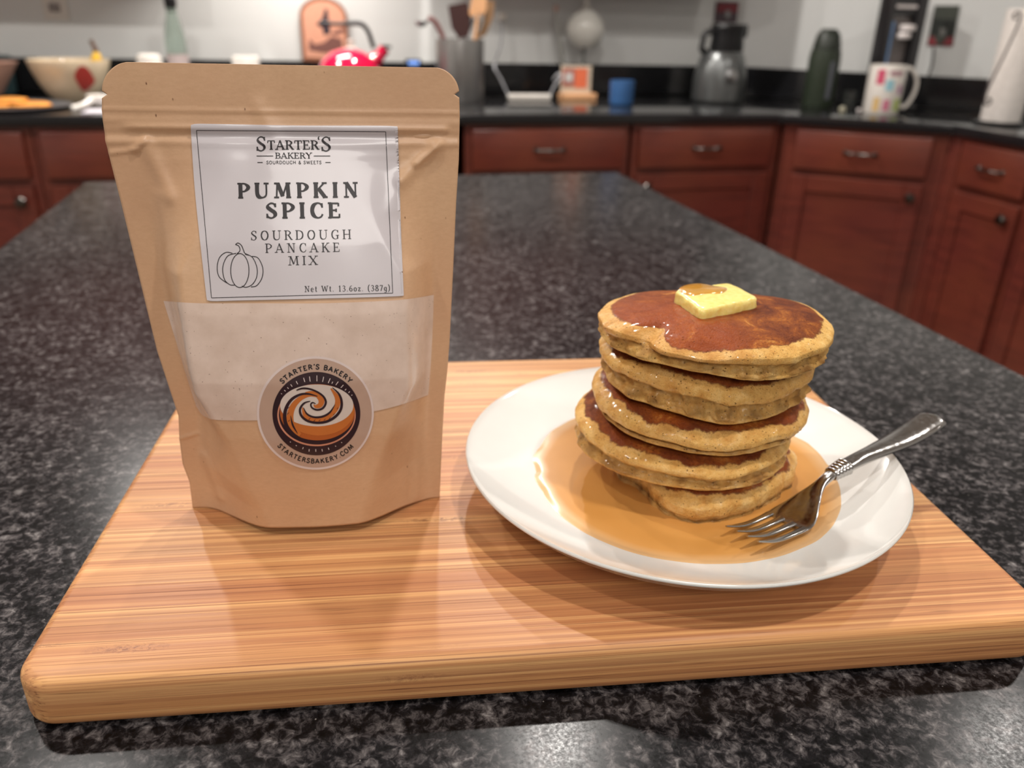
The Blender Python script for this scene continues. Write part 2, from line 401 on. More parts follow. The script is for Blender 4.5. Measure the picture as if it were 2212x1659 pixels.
def cabinet(x, y, rz, w, label, knob_side=1, two=False, st=.022, group=None):
    root = empty('base_cabinet', (x, y, 0), label, 'cabinet', rz, group)
    b = B(); b.box(0, w, .0, .56, .10, T0-.001)
    b.make('cabinet_body', CHERRY, root, smooth=False, local=True)
    B().box(.0, w, .07, .09, .002, .10).make('toe_kick', DARKIN, root, smooth=False, local=True)
    zt = ZI-.050; zb = ZI-.190
    d = B().box(st, w-st, -.020, -.0005, zb, zt, .005, 3).make('drawer', CHERRY, root, local=True)
    pull(w/2, (zt+zb)/2, d)
    doors = [(st, w-st, knob_side)] if not two else [(st, w/2-.003, 1), (w/2+.003, w-st, -1)]
    for x0, x1, ks in doors:
        z0, z1 = .125, ZI-.212; fr = .058; b = B()
        b.box(x0, x0+fr, -.020, -.0005, z0, z1, .003); b.box(x1-fr, x1, -.020, -.0005, z0, z1, .003)
        b.box(x0+fr, x1-fr, -.0196, -.0005, z1-fr, z1, .003); b.box(x0+fr, x1-fr, -.0196, -.0005, z0, z0+fr, .003)
        dr = b.make('door', CHERRY, root, local=True, smooth=False)
        B().box(x0+fr-.002, x1-fr+.002, -.010, -.001, z0+fr-.002, z1-fr+.002, .002).make('panel', CHERRY, dr, smooth=False, local=True)
        knob(x1-.036 if ks > 0 else x0+.036, z1-.045, dr)
    return root
CY = CF+.030
cabs = [(-1.49, .66, 'cherry base cabinet at the far left, half cut by the picture edge'),
        (-.826, .54, 'cherry base cabinet on the far left, beside the kraft pouch'),
        (.512, .60, 'cherry base cabinet between the stove and the corner, first right of the pouch'),
        (1.125, .570, 'cherry base cabinet just left of the angled corner cabinet, in shade')]
cabinet(cabs[0][0], CY, 0, cabs[0][1], cabs[0][2])
cabinet(cabs[1][0], CY, 0, cabs[1][1], cabs[1][2])
cabinet(cabs[2][0], CY, 0, cabs[2][1]-.002, cabs[2][2], two=True)
cabinet(cabs[3][0], CY, 0, cabs[3][1], cabs[3][2], knob_side=-1)
cabinet(-2.69, CY, 0, 1.195, 'cherry base cabinet left outside the picture, beside the left wall', two=True)
av = Vector((BX-AX, BY_-CF, 0)); aw = av.length; av.normalize(); an = Vector((av.y, -av.x, 0)); aang = atan2(av.y, av.x)
o_ = Vector((AX, CF, 0)) - an*.030 + av*.02
cabinet(o_.x, o_.y, aang, aw-.02, 'angled corner base cabinet in cherry with one drawer above one door', st=.052)
root = empty('corner_post', (o_.x-.02, o_.y, 0), 'narrow cherry filler post left of the angled corner cabinet', 'post')
B().box(1.698, o_.x-.002, CY-.004, CY+.05, .1, T0-.001, .004).make('post', CHERRY, root, smooth=False)
e_ = Vector((BX, BY_, 0)) - an*.030
RX = BX+.030
rp = empty('corner_post', (BX+.03, 2.42, 0), 'narrow cherry filler post right of the angled corner cabinet', 'post')
fe = o_+av*(aw-.02)
V = [Vector((fe.x+.002, fe.y, 0)), Vector((RX, 2.418, 0)), Vector((RX+.06, 2.418, 0)), Vector((fe.x+.06, fe.y+.03, 0))]
B().add([v+Vector((0, 0, .1)) for v in V]+[v+Vector((0, 0, T0-.001)) for v in V], [(3, 2, 1, 0), (4, 5, 6, 7), (0, 1, 5, 4), (1, 2, 6, 5), (2, 3, 7, 6), (3, 0, 4, 7)]).make('post', CHERRY, rp, smooth=False)
cabinet(RX, 2.415, -pi/2, .335, 'cherry base cabinet at the right edge, facing the island, with a round knob')
cabinet(RX, 2.078, -pi/2, .50, 'cherry base cabinet at the right edge, nearer than the knobbed one')
cabinet(RX, 1.576, -pi/2, .70, 'cherry base cabinet on the right run outside the picture', two=True)
# upper cabinets above the frame: they shade the upper wall
for i, (x0, x1) in enumerate(((-2.5, -1.45), (-1.44, -.40), (.52, 1.16), (1.17, 1.72))):
    r = empty('wall_cabinet', (x0, YB-.33, 1.37), ['cherry wall cabinet above the left worktop', 'cherry wall cabinet left of the cooker hood', 'cherry wall cabinet right of the cooker hood', 'cherry wall cabinet by the corner'][i], 'cabinet')
    B().box(x0, x1, YB-.33, YB-.003, ZI+.445, 2.2).make('cabinet_body', CHERRY, r, smooth=False)
    B().box(x0+.015, x1-.015, YB-.352, YB-.331, ZI+.455, 2.18, .004).make('door', CHERRY, r, smooth=False)
r = empty('cooker_hood', (.02, 3.3, ZI+.715), 'white cooker hood lit from below above the stove', 'cooker hood')
B().box(-.38, .50, 3.12, YB-.003, ZI+.715, ZI+.85, .01).make('hood_body', WHITE, r)
# range
r = empty('stove', (.11, 3.2, 0), 'black stove behind the pouch, carrying the red kettle', 'stove')
B().box(-.255, .475, CF+.02, YB-.03, .02, ZI-.012, .004).make('oven_body', BLACK, r)
B().box(-.257, .477, CF-.005, YB-.032, ZI-.011, ZI+.004, .004).make('cooktop', plain('cooktop_glass', (14, 14, 16), .08, coat=.5), r)
B().box(-.20, .42, CF-.01, CF+.019, .30, .80, .01).make('oven_door', plain('oven_steel', (150, 148, 145), .3, metal=1), r)
B().tube([(-.15, CF-.05, .74), (.37, CF-.05, .74)], .011).make('handle', CHROME, r)
for x in (-.09, .30):
    B().lathe([(.10, 0), (.102, .002), (.10, .003)], (x, 3.05, ZI+.0035), 32).make('burner', PEWTER, r)

# island
IX0, IX1, IY1, IY0 = -.4215, .6405, 1.674, -.25
isl = empty('kitchen_island', ((IX0+IX1)/2, .7, 0), 'kitchen island with a speckled dark grey granite top', 'kitchen island')
slab(B(), [(IX0, IY0), (IX1, IY0), (IX1, IY1), (IX0, IY1)], ZI-.034, ZI, .008).make('granite_top', GRAN, isl)
B().box(IX0+.05, IX1-.05, IY0+.06, IY1-.05, .0, ZI-.035, .004).make('island_body', CHERRY, isl, smooth=False)

# ------------------------------------------------------------------ cutting board of bamboo planks
BT = .027
def board():
    x0, x1, y0, y1, R, r = -.183, .317, .286, .640, .017, .0055
    # outline rings of a rounded slab
    def ring(ins, z, n=12):
        P = []
        for cx, cy, a0 in ((x1-R, y1-R, 0), (x0+R, y1-R, pi/2), (x0+R, y0+R, pi), (x1-R, y0+R, 3*pi/2)):
            for k in range(n+1):
                a = a0+pi/2*k/n; P.append((cx+(R-ins)*cos(a), cy+(R-ins)*sin(a), z))
        return P
    rings = [ring(r*(1-sin(t)), r*(1-cos(t))) for t in [pi/2*k/5 for k in range(6)]]
    rings = [ring(r*(1-sin(pi/2*k/5)), r*(1-cos(pi/2*k/5))) for k in range(6)]
    rings += [ring(r*(1-cos(pi/2*k/5)), BT-r+r*sin(pi/2*k/5)) for k in range(6)]
    bm = bmesh.new(); L = [[bm.verts.new(p) for p in R_] for R_ in rings]; n = len(L[0])
    for a, b_ in zip(L, L[1:]):
        for i in range(n): bm.faces.new((a[i], a[(i+1) % n], b_[(i+1) % n], b_[i]))
    bm.faces.new(L[-1]); bm.faces.new(list(reversed(L[0])))
    root = empty('cutting_board', W(.067, .463, 0), 'thick bamboo cutting board with rounded corners on the granite island', 'cutting board', -A_)
    cuts = [.286, .309, .334, .352, .378, .4005, .4205, .4435, .4700, .4880, .5120, .5410, .5620, .5870, .6120, .640]
    for k in range(len(cuts)-1):
        c = bm.copy()
        if k > 0: 
            g = list(c.verts)+list(c.edges)+list(c.faces); res = bmesh.ops.bisect_plane(c, geom=g, plane_co=(0, cuts[k], 0), plane_no=(0, -1, 0), clear_outer=True)
            ed = [e for e in res['geom_cut'] if isinstance(e, bmesh.types.BMEdge)]; bmesh.ops.edgeloop_fill(c, edges=ed)
        if k < len(cuts)-2:
            gap = .0005 if k == 5 else 0
            g = list(c.verts)+list(c.edges)+list(c.faces); res = bmesh.ops.bisect_plane(c, geom=g, plane_co=(0, cuts[k+1]-gap, 0), plane_no=(0, 1, 0), clear_outer=True)
            ed = [e for e in res['geom_cut'] if isinstance(e, bmesh.types.BMEdge)]; bmesh.ops.edgeloop_fill(c, edges=ed)
        bmesh.ops.triangulate(c, faces=[f for f in c.faces if len(f.verts) > 4])
        bmesh.ops.recalc_face_normals(c, faces=c.faces)
        c.verts.index_update()
        V = [Vector((v.co.x-.067, v.co.y-.463, v.co.z)) for v in c.verts]; Fc = [[v.index for v in f.verts] for f in c.faces]
        o = mesh('plank', V, Fc, BAM, root, local=True); autosmooth(o, 30); c.free()
    bm.free()
board()

# ------------------------------------------------------------------ plate and syrup
PC = (.158, .4225); PR = .1325; PZ = .055
def plate_top(r): return .0345 + (0 if r < .05 else .0205*((r-.05)/(PR-.05))**2.4)
def Wl(c, r, th, z): return W(c[0]+r*cos(th), c[1]+r*sin(th), z)
prof = [(.0005, plate_top(0))]+[(r/1000, plate_top(r/1000)) for r in (20, 40, 50, 58, 66, 74, 82, 90, 98, 106, 113, 119, 124, 128, 130.5)]
prof += [(.1318, PZ+.0001), (.1325, PZ-.0006), (.1325, PZ-.0016), (.1314, PZ-.0024)]
prof += [(r/1000, plate_top(r/1000)-.0042) for r in (127, 120, 112, 104, 96, 88, 80)]
prof += [(.074, .0288), (.072, BT+.0002), (.067, BT+.0002), (.065, .0295), (.04, .030), (.0005, .030)]
b = B().lathe(prof, W(PC[0], PC[1], 0), 160)
plate = b.make('plate', PORC, ang=60); tag(plate, 'round white porcelain plate holding the pancakes and syrup', 'plate')
SYL = .0389
so = [(1150, 1000), (1157, 985), (1170, 960), (1200, 932), (1240, 905)]
sr = [(-180, .0905), (-170, .0890), (-155, .0915), (-140, .0935), (-125, .0950), (-105, .0950), (-85, .0948), (-70, .0952), (-50, .0960), (-25, .0968), (0, .0985), (15, .1015), (35, .098), (60, .094), (90, .092), (120, .0925), (140, .0920), (155, .0900), (166, .0915), (170, .0895), (175, .0885), (180, .0905)]
V = []; Fc = []; vc = []; nt = 220; rs = [.0, .25, .45, .6, .72, .82, .90, .95, .975, .99, 1.0]
for j, s_ in enumerate(rs):
    for i in range(nt):
        th = -pi+2*pi*i/nt; R = interp(sr, math.degrees(th)) + .0006*noise.noise(Vector((cos(th)*6, sin(th)*6, 1)))
        r = max(.0004, R*s_); top = max(SYL, plate_top(r)+.0006)
        z = top if s_ < .97 else (top-.0002 if s_ < .98 else (plate_top(r)+.0004 if s_ < .995 else plate_top(r)+.0001))
        V.append(Wl(PC, r, th, z)); vc.append((sm(.88, 1.0, s_)*.8, 0, 0))
for j in range(len(rs)-1):
    for i in range(nt):
        k = (i+1) % nt; Fc.append((j*nt+i, j*nt+k, (j+1)*nt+k, (j+1)*nt+i))
sy = mesh('syrup', V, Fc, SYR, vcol=vc); tag(sy, 'amber maple syrup pooled on the white plate', 'syrup')

# ------------------------------------------------------------------ pancakes
def polar(tab, d):
    d = (d+180) % 360-180; T = sorted(tab); T = [(T[-1][0]-360, T[-1][1])]+T+[(T[0][0]+360, T[0][1])]
    for (a0, u), (a1, v) in zip(T, T[1:]):
        if a0 <= d <= a1:
            t = (d-a0)/(a1-a0); t = t*t*(3-2*t); return u+(v-u)*t
    return T[0][1]
def pancake(label, c, tab, z0, z1, seed, bot=None, top=None, low=.965, crumb=.945, split=.46, dome=.003, brown_r=.88, wetf=None, dents=(), rough=1., sh=1.):
    """bot/top: functions (theta, r/R) -> height offset of the lower and upper faces; tab: radius by direction"""
    nt = 320; H = z1-z0; bot = bot or (lambda th, q: 0); top = top or (lambda th, q: 0)
    sp = split
    base = [(0, 1.0), (.25, 1.0), (.45, 1.0), (.62, 1-.01*sh), (.74, 1-.03*sh), (.82, 1-.075*sh), (.88, 1-.13*sh), (.93, 1-.20*sh), (.97, 1-.27*sh), (.995, 1-.33*sh), (1.002, 1-.38*sh),
            (.998, sp+.07), (.982, sp+.015), (crumb+.012, sp-.02), (crumb, sp-.08), (crumb, sp-.16), (low-.006, .19), (low, .13), (low-.004, .07), (low-.022, .02), (.90, .0), (.80, 0), (.5, 0), (.0, 0)]
    prof = catmull(base, 4); V = []; Fc = []; vc = []
    o3 = Vector((seed*3.1, seed*1.7, 0))
    for j, (pr, ph) in enumerate(prof):
        pr = max(pr, .002)
        for i in range(nt):
            th = 2*pi*i/nt; d = math.degrees(th); u = Vector((cos(th), sin(th), 0))
            R = polar(tab, d)*(1+.010*noise.noise(u*3.2+o3))
            side = sm(.84, .96, pr); edge = sm(.55, 1, pr); dn = lp = 0
            for (da, dw, dd, dz) in dents:
                q = exp(-(((d-da+180) % 360-180)/dw)**2); dn += q*dd*sm(.15, .6, ph)*edge; lp += q*dz*sm(.15, .8, ph)*edge
            lip = .16*noise.noise(u*1.9+o3*2)+.05*noise.noise(u*5+o3)
            h = ph + lip*sin(pi*min(1, max(0, ph)))*side
            r = R*pr-dn
            cr = side*sm(sp+.06, sp-.06, ph)*sm(.04, .16, ph)
            nz = noise.noise(Vector((u.x*9, u.y*9, ph*3))+o3); n_f = noise.noise(Vector((u.x*36, u.y*36, ph*11))+o3)
            n_m = noise.noise(Vector((u.x*17, u.y*17, ph*6))+o3*2)
            r += cr*rough*(.0014*nz+.0014*n_m+.0009*n_f) + .0006*side*nz + .0003*side*n_m
            x = c[0]+r*cos(th); y = c[1]+r*sin(th)
            hh = max(0, min(1, ph))
            zz = z0+H*h + dome*(1-min(1, pr*pr)) + lp + (1-hh)*bot(th, pr) + hh*top(th, pr)
            if ph > .9: zz += .0005*noise.noise(Vector((x*70, y*70, seed)))
            V.append(W(x, y, zz))
            br = 0.
            if ph > .5:
                lim = brown_r + (.06*exp(-((((d+180) % 360-180)+117)/15)**2)-.10*exp(-((((d+180) % 360-180)+143)/7)**2) if seed == 5 else 0) + .05*noise.noise(u*2.7+o3*3) + .02*noise.noise(u*8+o3)
                br = (1-sm(lim-.055, lim+.045, pr))*.95
            elif ph < .05: br = .7*(1-sm(.93, .965, pr))
            dk = .8*cr*(.6+.6*nz) + .25*max(0, nz)*side
            wet = wetf(d, pr, ph) if wetf else .3
            vc.append((br, wet, max(0, min(1, dk))))
    n = len(prof)
    for j in range(n-1):
        for i in range(nt):
            k = (i+1) % nt; Fc.append((j*nt+i, (j+1)*nt+i, (j+1)*nt+k, j*nt+k))
    o = mesh('pancake', V, Fc, PAN, vcol=vc)
    return tag(o, label, 'pancake', 'pancakes stacked on the white plate')
def patchy(seed, base, amp):
    return lambda d, r, h: max(0, min(1, base+amp*noise.noise(Vector((cos(RAD(d))*2.4, sin(RAD(d))*2.4, h*1.5+seed)))))
L_ = lambda amp, ph0: (lambda th, q: amp*cos(th-ph0)*q)
w5 = L_(.0005, 3.3)
w4 = lambda th, q: q*(.0052*max(0, cos(th-3.0)) + .0012*cos(2*th+1))
w3 = lambda th, q: q*(.0062*max(0, cos(th-2.95)) + .0010*cos(2*th))
w2 = lambda th, q: q*(.0040*max(0, cos(th-3.1)) + .0012*cos(3*th+.5))
w1 = lambda th, q: q*(.0016*cos(2*th-.2) - .0028*sin(th) + .0008*cos(3*th))
GAP = .0003
Pan = [pancake('bottom pancake of the stack, lying in the syrup', (.172, .4215), [(-174, .0535), (-158, .0485), (-147, .0500), (-137, .0555), (-126, .0595), (-112, .0605), (-98, .0565), (-80, .0530), (-60, .0498), (-38, .0512), (-20, .0560), (-5, .0600), (40, .061), (90, .060), (140, .058)],
        .0362, .0588, 1, top=w5, low=.985, crumb=.972, split=.30, brown_r=.93, sh=1.15, wetf=lambda d, r, h: .75-.35*h, rough=.5),
pancake('second pancake from the bottom, sticking out to the left', (.160, .4290), [(172, .0665), (-168, .0680), (-148, .0665), (-129, .0645), (-110, .0632), (-90, .0640), (-60, .0645), (-43, .0640), (0, .063), (60, .062), (120, .064)],
        .0588+GAP, .0792, 2, bot=w5, top=w4, low=.992, crumb=.955, split=.42, brown_r=.93, sh=1.15, wetf=patchy(2, .4, .5), rough=1.1),
pancake('middle pancake of the five, browned along its left rim', (.1680, .4240), [(180, .0668), (-165, .0685), (-150, .0682), (-138, .0655), (-122, .0615), (-100, .0590), (-70, .0590), (-45, .0612), (-10, .0612), (60, .060), (130, .062)],
        .0792+GAP, .0992, 3, bot=w4, top=w3, low=.945, crumb=.93, split=.30, brown_r=.935, sh=1.35, wetf=patchy(3, .45, .6), rough=.7),
pancake('second pancake from the top, thick with a torn porous side', (.1695, .4250), [(180, .0655), (-165, .0672), (-150, .0672), (-138, .0630), (-122, .0603), (-100, .0598), (-75, .0568), (-55, .0560), (-35, .0590), (0, .0605), (60, .060), (130, .062)],
        .0992+GAP, .1268, 4, bot=w3, top=w2, low=.965, crumb=.935, split=.48, brown_r=.93, sh=.95, wetf=patchy(4, .35, .5), rough=1.7)]
def wet_top(d, r, h):
    dd = (d+180) % 360-180
    left = exp(-((dd+165)/62)**2) if dd < 0 else exp(-((dd-195)/62)**2)
    return min(1, (left*.9+exp(-((dd+118)/26)**2))*sm(.1, .7, h))
pancake('top pancake, glossy brown and carrying the butter', (.1690, .4225), [(180, .0672), (-160, .0680), (-146, .0668), (-130, .0630), (-110, .0600), (-90, .0600), (-65, .0612), (-40, .0640), (-20, .0655), (0, .0650), (60, .0615), (90, .0590), (130, .0620)],
        .1268+GAP, .1450, 5, bot=w2, top=w1, low=.985, crumb=.955, split=.46, dome=.003, brown_r=.90, sh=.9, wetf=wet_top,
        dents=((-146, 6.5, .0095, -.0030), (-133, 8, -.0022, -.001), (-114, 15, -.0014, -.0036), (-160, 9, -.0015, .001)), rough=.9)

# ------------------------------------------------------------------ butter
bt = empty('butter', W(.160, .398, .147), 'square pat of yellow butter melting on the top pancake', 'butter')
cor = [board_z(*p, .1545) for p in ((1455, 624), (1577, 608), (1642, 642), (1516, 669))]
def rr(poly, r=.0035, n=5):
    out = []
    m_ = len(poly)
    for i in range(m_):
        p = Vector(poly[i]); a = (Vector(poly[i-1])-p).normalized(); c = (Vector(poly[(i+1) % m_])-p).normalized()
        s0, s1 = p+a*r*1.3, p+c*r*1.3
        for k in range(n+1):
            t = k/n; out.append(tuple((1-t)**2*s0+2*t*(1-t)*p+t*t*s1))
    return out
def resample(P, n):
    L = [0]; 
    for a, b_ in zip(P, P[1:]+P[:1]): L.append(L[-1]+(Vector(b_)-Vector(a)).length)
    out = []
    Q = P+P[:1]
    for i in range(n):
        s_ = L[-1]*i/n
        for k in range(len(P)):
            if s_ <= L[k+1]:
                t = (s_-L[k])/max(1e-9, L[k+1]-L[k]); out.append(tuple(Vector(Q[k]).lerp(Vector(Q[k+1]), t))); break
    return out
bo = resample(rr(cor), 96); cb = Vector((sum(p[0] for p in bo)/96, sum(p[1] for p in bo)/96))
V = []; Fc = []
lev = [(.0, .0072), (.5, .0073), (.85, .0072), (.95, .0068), (.99, .0058), (1.0, .0045), (1.005, .0025), (1.01, .0006), (1.02, -.0012), (.6, -.0015), (0, -.0015)]
for s_, h in lev:
    for i, p in enumerate(bo):
        d = Vector(p)-cb; q = cb+d*max(s_, .01)
        nz = .0009*noise.noise(Vector((p[0]*220, p[1]*220, h*400))) if s_ > .9 else 0
        q = q+d.normalized()*nz
        z = .1473+h+.0002*noise.noise(Vector((q.x*90, q.y*90, 3)))
        if h < .001: z += .0012*noise.noise(Vector((p[0]*130, p[1]*130, 9)))
        V.append(W(q.x, q.y, z))
for j in range(len(lev)-1):
    for i in range(96):
        k = (i+1) % 96; Fc.append((j*96+i, (j+1)*96+i, (j+1)*96+k, j*96+k))
mesh('butter_pat', V, Fc, BUT, bt)
# syrup lying on the butter's far left corner
sp_px = catmull([(1466, 622), (1482, 614), (1512, 611), (1545, 617), (1572, 622), (1560, 632), (1530, 633), (1500, 637), (1478, 634)], 6, True)
pp = [board_z(*p, .1550) for p in sp_px]; cc = Vector((sum(p[0] for p in pp)/len(pp), sum(p[1] for p in pp)/len(pp)))
V = []; Fc = []; n = len(pp)
for s_, h in ((0.01, .0012), (.5, .0011), (.8, .0008), (.95, .0004), (1, -.0004)):
    for p in pp:
        q = cc+(Vector(p)-cc)*s_; V.append(W(q.x, q.y, .1546+h))
for j in range(4):
    for i in range(n):
        k = (i+1) % n; Fc.append((j*n+i, (j+1)*n+i, (j+1)*n+k, j*n+k))
SYD = plain('syrup_drop', (236, 172, 62), .08, coat=1, trans=.35, noise_amt=.03)
o = mesh('syrup_drop', V, Fc, SYD, bt); o['label'] = 'golden syrup drop lying on the butter'

# ------------------------------------------------------------------ fork
fk = empty('fork', W(.205, .368, .05), 'silver dinner fork resting on the plate rim, tines beside the pancakes', 'fork')
FT = Vector((.1680, .3420)); FA = RAD(29); FU = Vector((cos(FA), sin(FA))); FN = Vector((sin(FA), -cos(FA)))   # FN: to the near side
zc = [(0, .0475), (.008, .0445), (.018, .0418), (.030, .0407), (.042, .0410), (.050, .0440), (.058, .0505), (.066, .0560), (.074, .0590), (.085, .0605), (.10, .0612), (.12, .0612), (.145, .0612), (.165, .0630), (.182, .0660)]
zc = catmull(zc, 5)
def fz(s_): return interp(zc, s_)
def fpt(s_, w_, dz=0, roll=.12):
    near = w_                                # + toward the viewer: rolled, so that the near side sits higher
    p = FT+FU*s_+FN*w_*cos(roll*.6)
    ro = roll*(1-sm(.06, .1, s_))
    return W(p.x, p.y, fz(s_)+dz+near*sin(ro))
def sweep(name, rows, parent, mat):
    """rows: (s, w_centre, half width, half thickness, crown)"""
    V = []; Fc = []; n = 20
    for s_, wc, hw, ht, cr in rows:
        for k in range(n):
            a = 2*pi*k/n; ca, sa_ = cos(a), sin(a)
            x = math.copysign(abs(ca)**.75, ca); y = math.copysign(abs(sa_)**.75, sa_)
            V.append(fpt(s_, wc+hw*x, ht*y + cr*(1-x*x)*(1 if y > 0 else .3)))
    m_ = len(rows)
    for j in range(m_-1):
        for k in range(n):
            l_ = (k+1) % n; Fc.append((j*n+k, j*n+l_, (j+1)*n+l_, (j+1)*n+k))
    Fc.append(tuple(range(n))); Fc.append(tuple((m_-1)*n+k for k in range(n-1, -1, -1)))
    o = mesh(name, V, Fc, mat, parent); return autosmooth(o, 60)
for k in range(4):
    w0 = (k-1.5)*.0076; rows = []
    for i in range(22):
        t = i/21; s_ = t*.040
        hw = .0007+.0014*sm(0, .35, t)+.0004*sm(.7, 1, t); wt = w0*(.93+.07*t)
        rows.append((s_, wt, hw, .0006+.0005*sm(0, .5, t), 0))
    sweep('tine', rows, fk, STEEL)
rows = []
for i in range(34):
    t = i/33; s_ = .0385+t*.037
    hw = .0138-(.0138-.0034)*sm(.12, .80, t)
    rows.append((s_, 0, hw, .0011+.0012*sm(.3, 1, t), -.0010*(1-sm(.1, .6, t))))
sweep('head', rows, fk, STEEL)
rows = []
for i in range(46):
    t = i/45; s_ = .0750+t*.014
    rg = .0008*abs(sin(t*pi*5))
    rows.append((s_, 0, .0040+.0012*t+rg, .0028+.0008*t+rg, 0))
sweep('collar', rows, fk, STEEL)
rows = []
for i in range(70):
    t = i/69; s_ = .0885+t*.0965
    hw = .0052+.0040*sm(0, .9, t)
    if t > .97: hw *= sqrt(max(.05, 1-((t-.97)/.03)**2))
    rows.append((s_, 0, hw, .0024-.0009*t, .0010*sm(0, .2, t)+.00016*noise.noise(Vector((s_*700, 0, 1)))))
sweep('handle', rows, fk, STEEL)

# ------------------------------------------------------------------ the kraft pouch
ZB = BT
def yc(z): return .4225+.055*(z-ZB)                          # plane of the side seals
def px_edge(pts):                                            # pixel outline -> (z, x) table on the seal plane
    out = []
    for px, py in pts:
        z = .15
        for _ in range(20):
            d = ray(px, py); Y = yc(z); t = (Y-CAMP.dot(DY))/d.dot(DY); p = CAMP+d*t; z = p.z-ZI
        out.append((z, p.dot(DX)))
    return sorted(out)
LEFT = px_edge([(418, 1109), (410, 1040), (395, 1001), (388, 946), (386, 897), (363, 827), (340, 757), (300, 592), (262, 436), (240, 350), (228, 300), (221, 240), (221, 205), (222, 145)])
RIGHT = px_edge([(950, 1065), (955, 949), (960, 855), (966, 803), (971, 738), (979, 575), (985, 440), (991, 345), (993, 250), (992, 205), (992, 145)])
ZT = px_edge([(610, 140)])[0][0]
def notch(z, zn, dpt): return dpt*max(0, 1-abs(z-zn)/.0016)
ZNL = px_edge([(221, 204)])[0][0]; ZNR = px_edge([(992, 204)])[0][0]
RC = .0125
def corner(z): 
    u = z-(ZT-RC); return 0 if u <= 0 else RC*(1-sqrt(max(0, 1-(u/RC)**2)))
def xl(z): return interp(LEFT, z)+corner(z)+notch(z, ZNL, .0024)
def xr(z): return interp(RIGHT, z)-corner(z)-notch(z, ZNR, .0024)
def zof(px, py): return px_edge([(px, py)])[0]
def seg_d(x, z, a, b):
    ax, az, bx, bz = a[0], a[1], b[0], b[1]; L2 = (bx-ax)**2+(bz-az)**2
    t = max(0, min(1, ((x-ax)*(bx-ax)+(z-az)*(bz-az))/L2)); px, pz = ax+t*(bx-ax), az+t*(bz-az)
    s_ = (bx-ax)*(z-az)-(bz-az)*(x-ax)
    return sqrt((x-px)**2+(z-pz)**2), (1 if s_ > 0 else -1), t
ridges = []
for a, b, amp, w in (((945, 312), (868, 385), .0016, .0035), ((868, 385), (850, 440), .0010, .004), ((322, 322), (372, 420), .0014, .004), ((372, 420), (400, 560), .0008, .005),
                     ((560, 230), (600, 300), .0006, .004), ((318, 300), (290, 322), .0012, .0016), ((940, 318), (900, 352), .0014, .0014), ((350, 420), (392, 640), .0007, .003),
                     ((445, 980), (480, 1060), .0012, .003), ((905, 900), (900, 1060), .0008, .003), ((390, 946), (428, 935), .0007, .0008), ((240, 330), (300, 322), .0006, .001)):
    za, xa = zof(*a); zb_, xb = zof(*b); ridges.append(((xa, za), (xb, zb_), amp, w))
ZZ = [zof(600, y)[0] for y in (240, 262, 276, 292, 308)]
def bulge(x, z):
    l, r = interp(LEFT, z), interp(RIGHT, z); s_ = (x-l)/(r-l); s_ = max(0, min(1, s_)); t = (z-ZB)/(ZT-ZB)
    A = interp([(0, .0325), (.12, .0350), (.25, .0372), (.38, .0365), (.52, .0300), (.66, .0190), (.78, .0080), (.86, .0012), (1, 0)], t)
    lo, hi = interp([(0, .035), (.12, .05), (.25, .062), (.6, .065), (.86, .05)], t), interp([(0, .36), (.2, .26), (.35, .17), (.6, .17), (.8, .34)], t)
    f = sm(lo, hi, s_)*.86+.14*sm(lo, .5, s_)
    lo2, hi2 = interp([(0, .012), (.12, .05), (.3, .058), (.86, .05)], t), interp([(0, .34), (.2, .24), (.35, .15), (.6, .17), (.8, .36)], t)
    g_ = sm(lo2, hi2, 1-s_)*.86+.14*sm(lo2, .5, 1-s_)
    y = A*f*g_
    # zipper relief
    ex = sm(.03, .09, s_)*sm(.02, .05, 1-s_)
    for zz, am, w in ((ZZ[0], .00045, .0007), (ZZ[2], .0010, .0016), (ZZ[3], -.0004, .0018), (ZZ[1], .0003, .0016), (ZZ[4], .0005, .0016)):
        y += am*exp(-((z-zz)/w)**2)*(ex if am > .0005 else 1)
    for a, b, am, w in ridges:
        d, sg, tt = seg_d(x, z, a, b); y += am*exp(-(d/w)**2)
    y += .0011*noise.noise(Vector((x*22, z*14, 3)))*sm(0, .12, s_)*sm(0, .12, 1-s_)*(1 if t < .82 else .55)
    y += .0006*noise.noise(Vector((x*50, z*30, 8)))*sm(0, .08, s_)*sm(0, .08, 1-s_)
    return y
def surf(x, z): return yc(z)-.0006-bulge(x, z)
def zbot(s_): return ZB+.0003+.0046*sm(.12, .35, s_)*sm(.02, .3, 1-s_)
def pouch_px(px, py, off=0.0):                               # pixel -> point on the pouch front
    z = .15; Y = .39; d = ray(px, py); dd = d.dot(DY); c0 = CAMP.dot(DY)
    for _ in range(14):
        t = (Y-c0)/dd; p = CAMP+d*t; x = p.dot(DX); z = p.z-ZI; Y = surf(x, z)-off
    return W(x, Y, z)
pouch = empty('stand_up_pouch', W(-.063, .42, ZB), 'brown kraft stand-up pouch with a white label and a round bakery sticker', 'pouch', -A_)
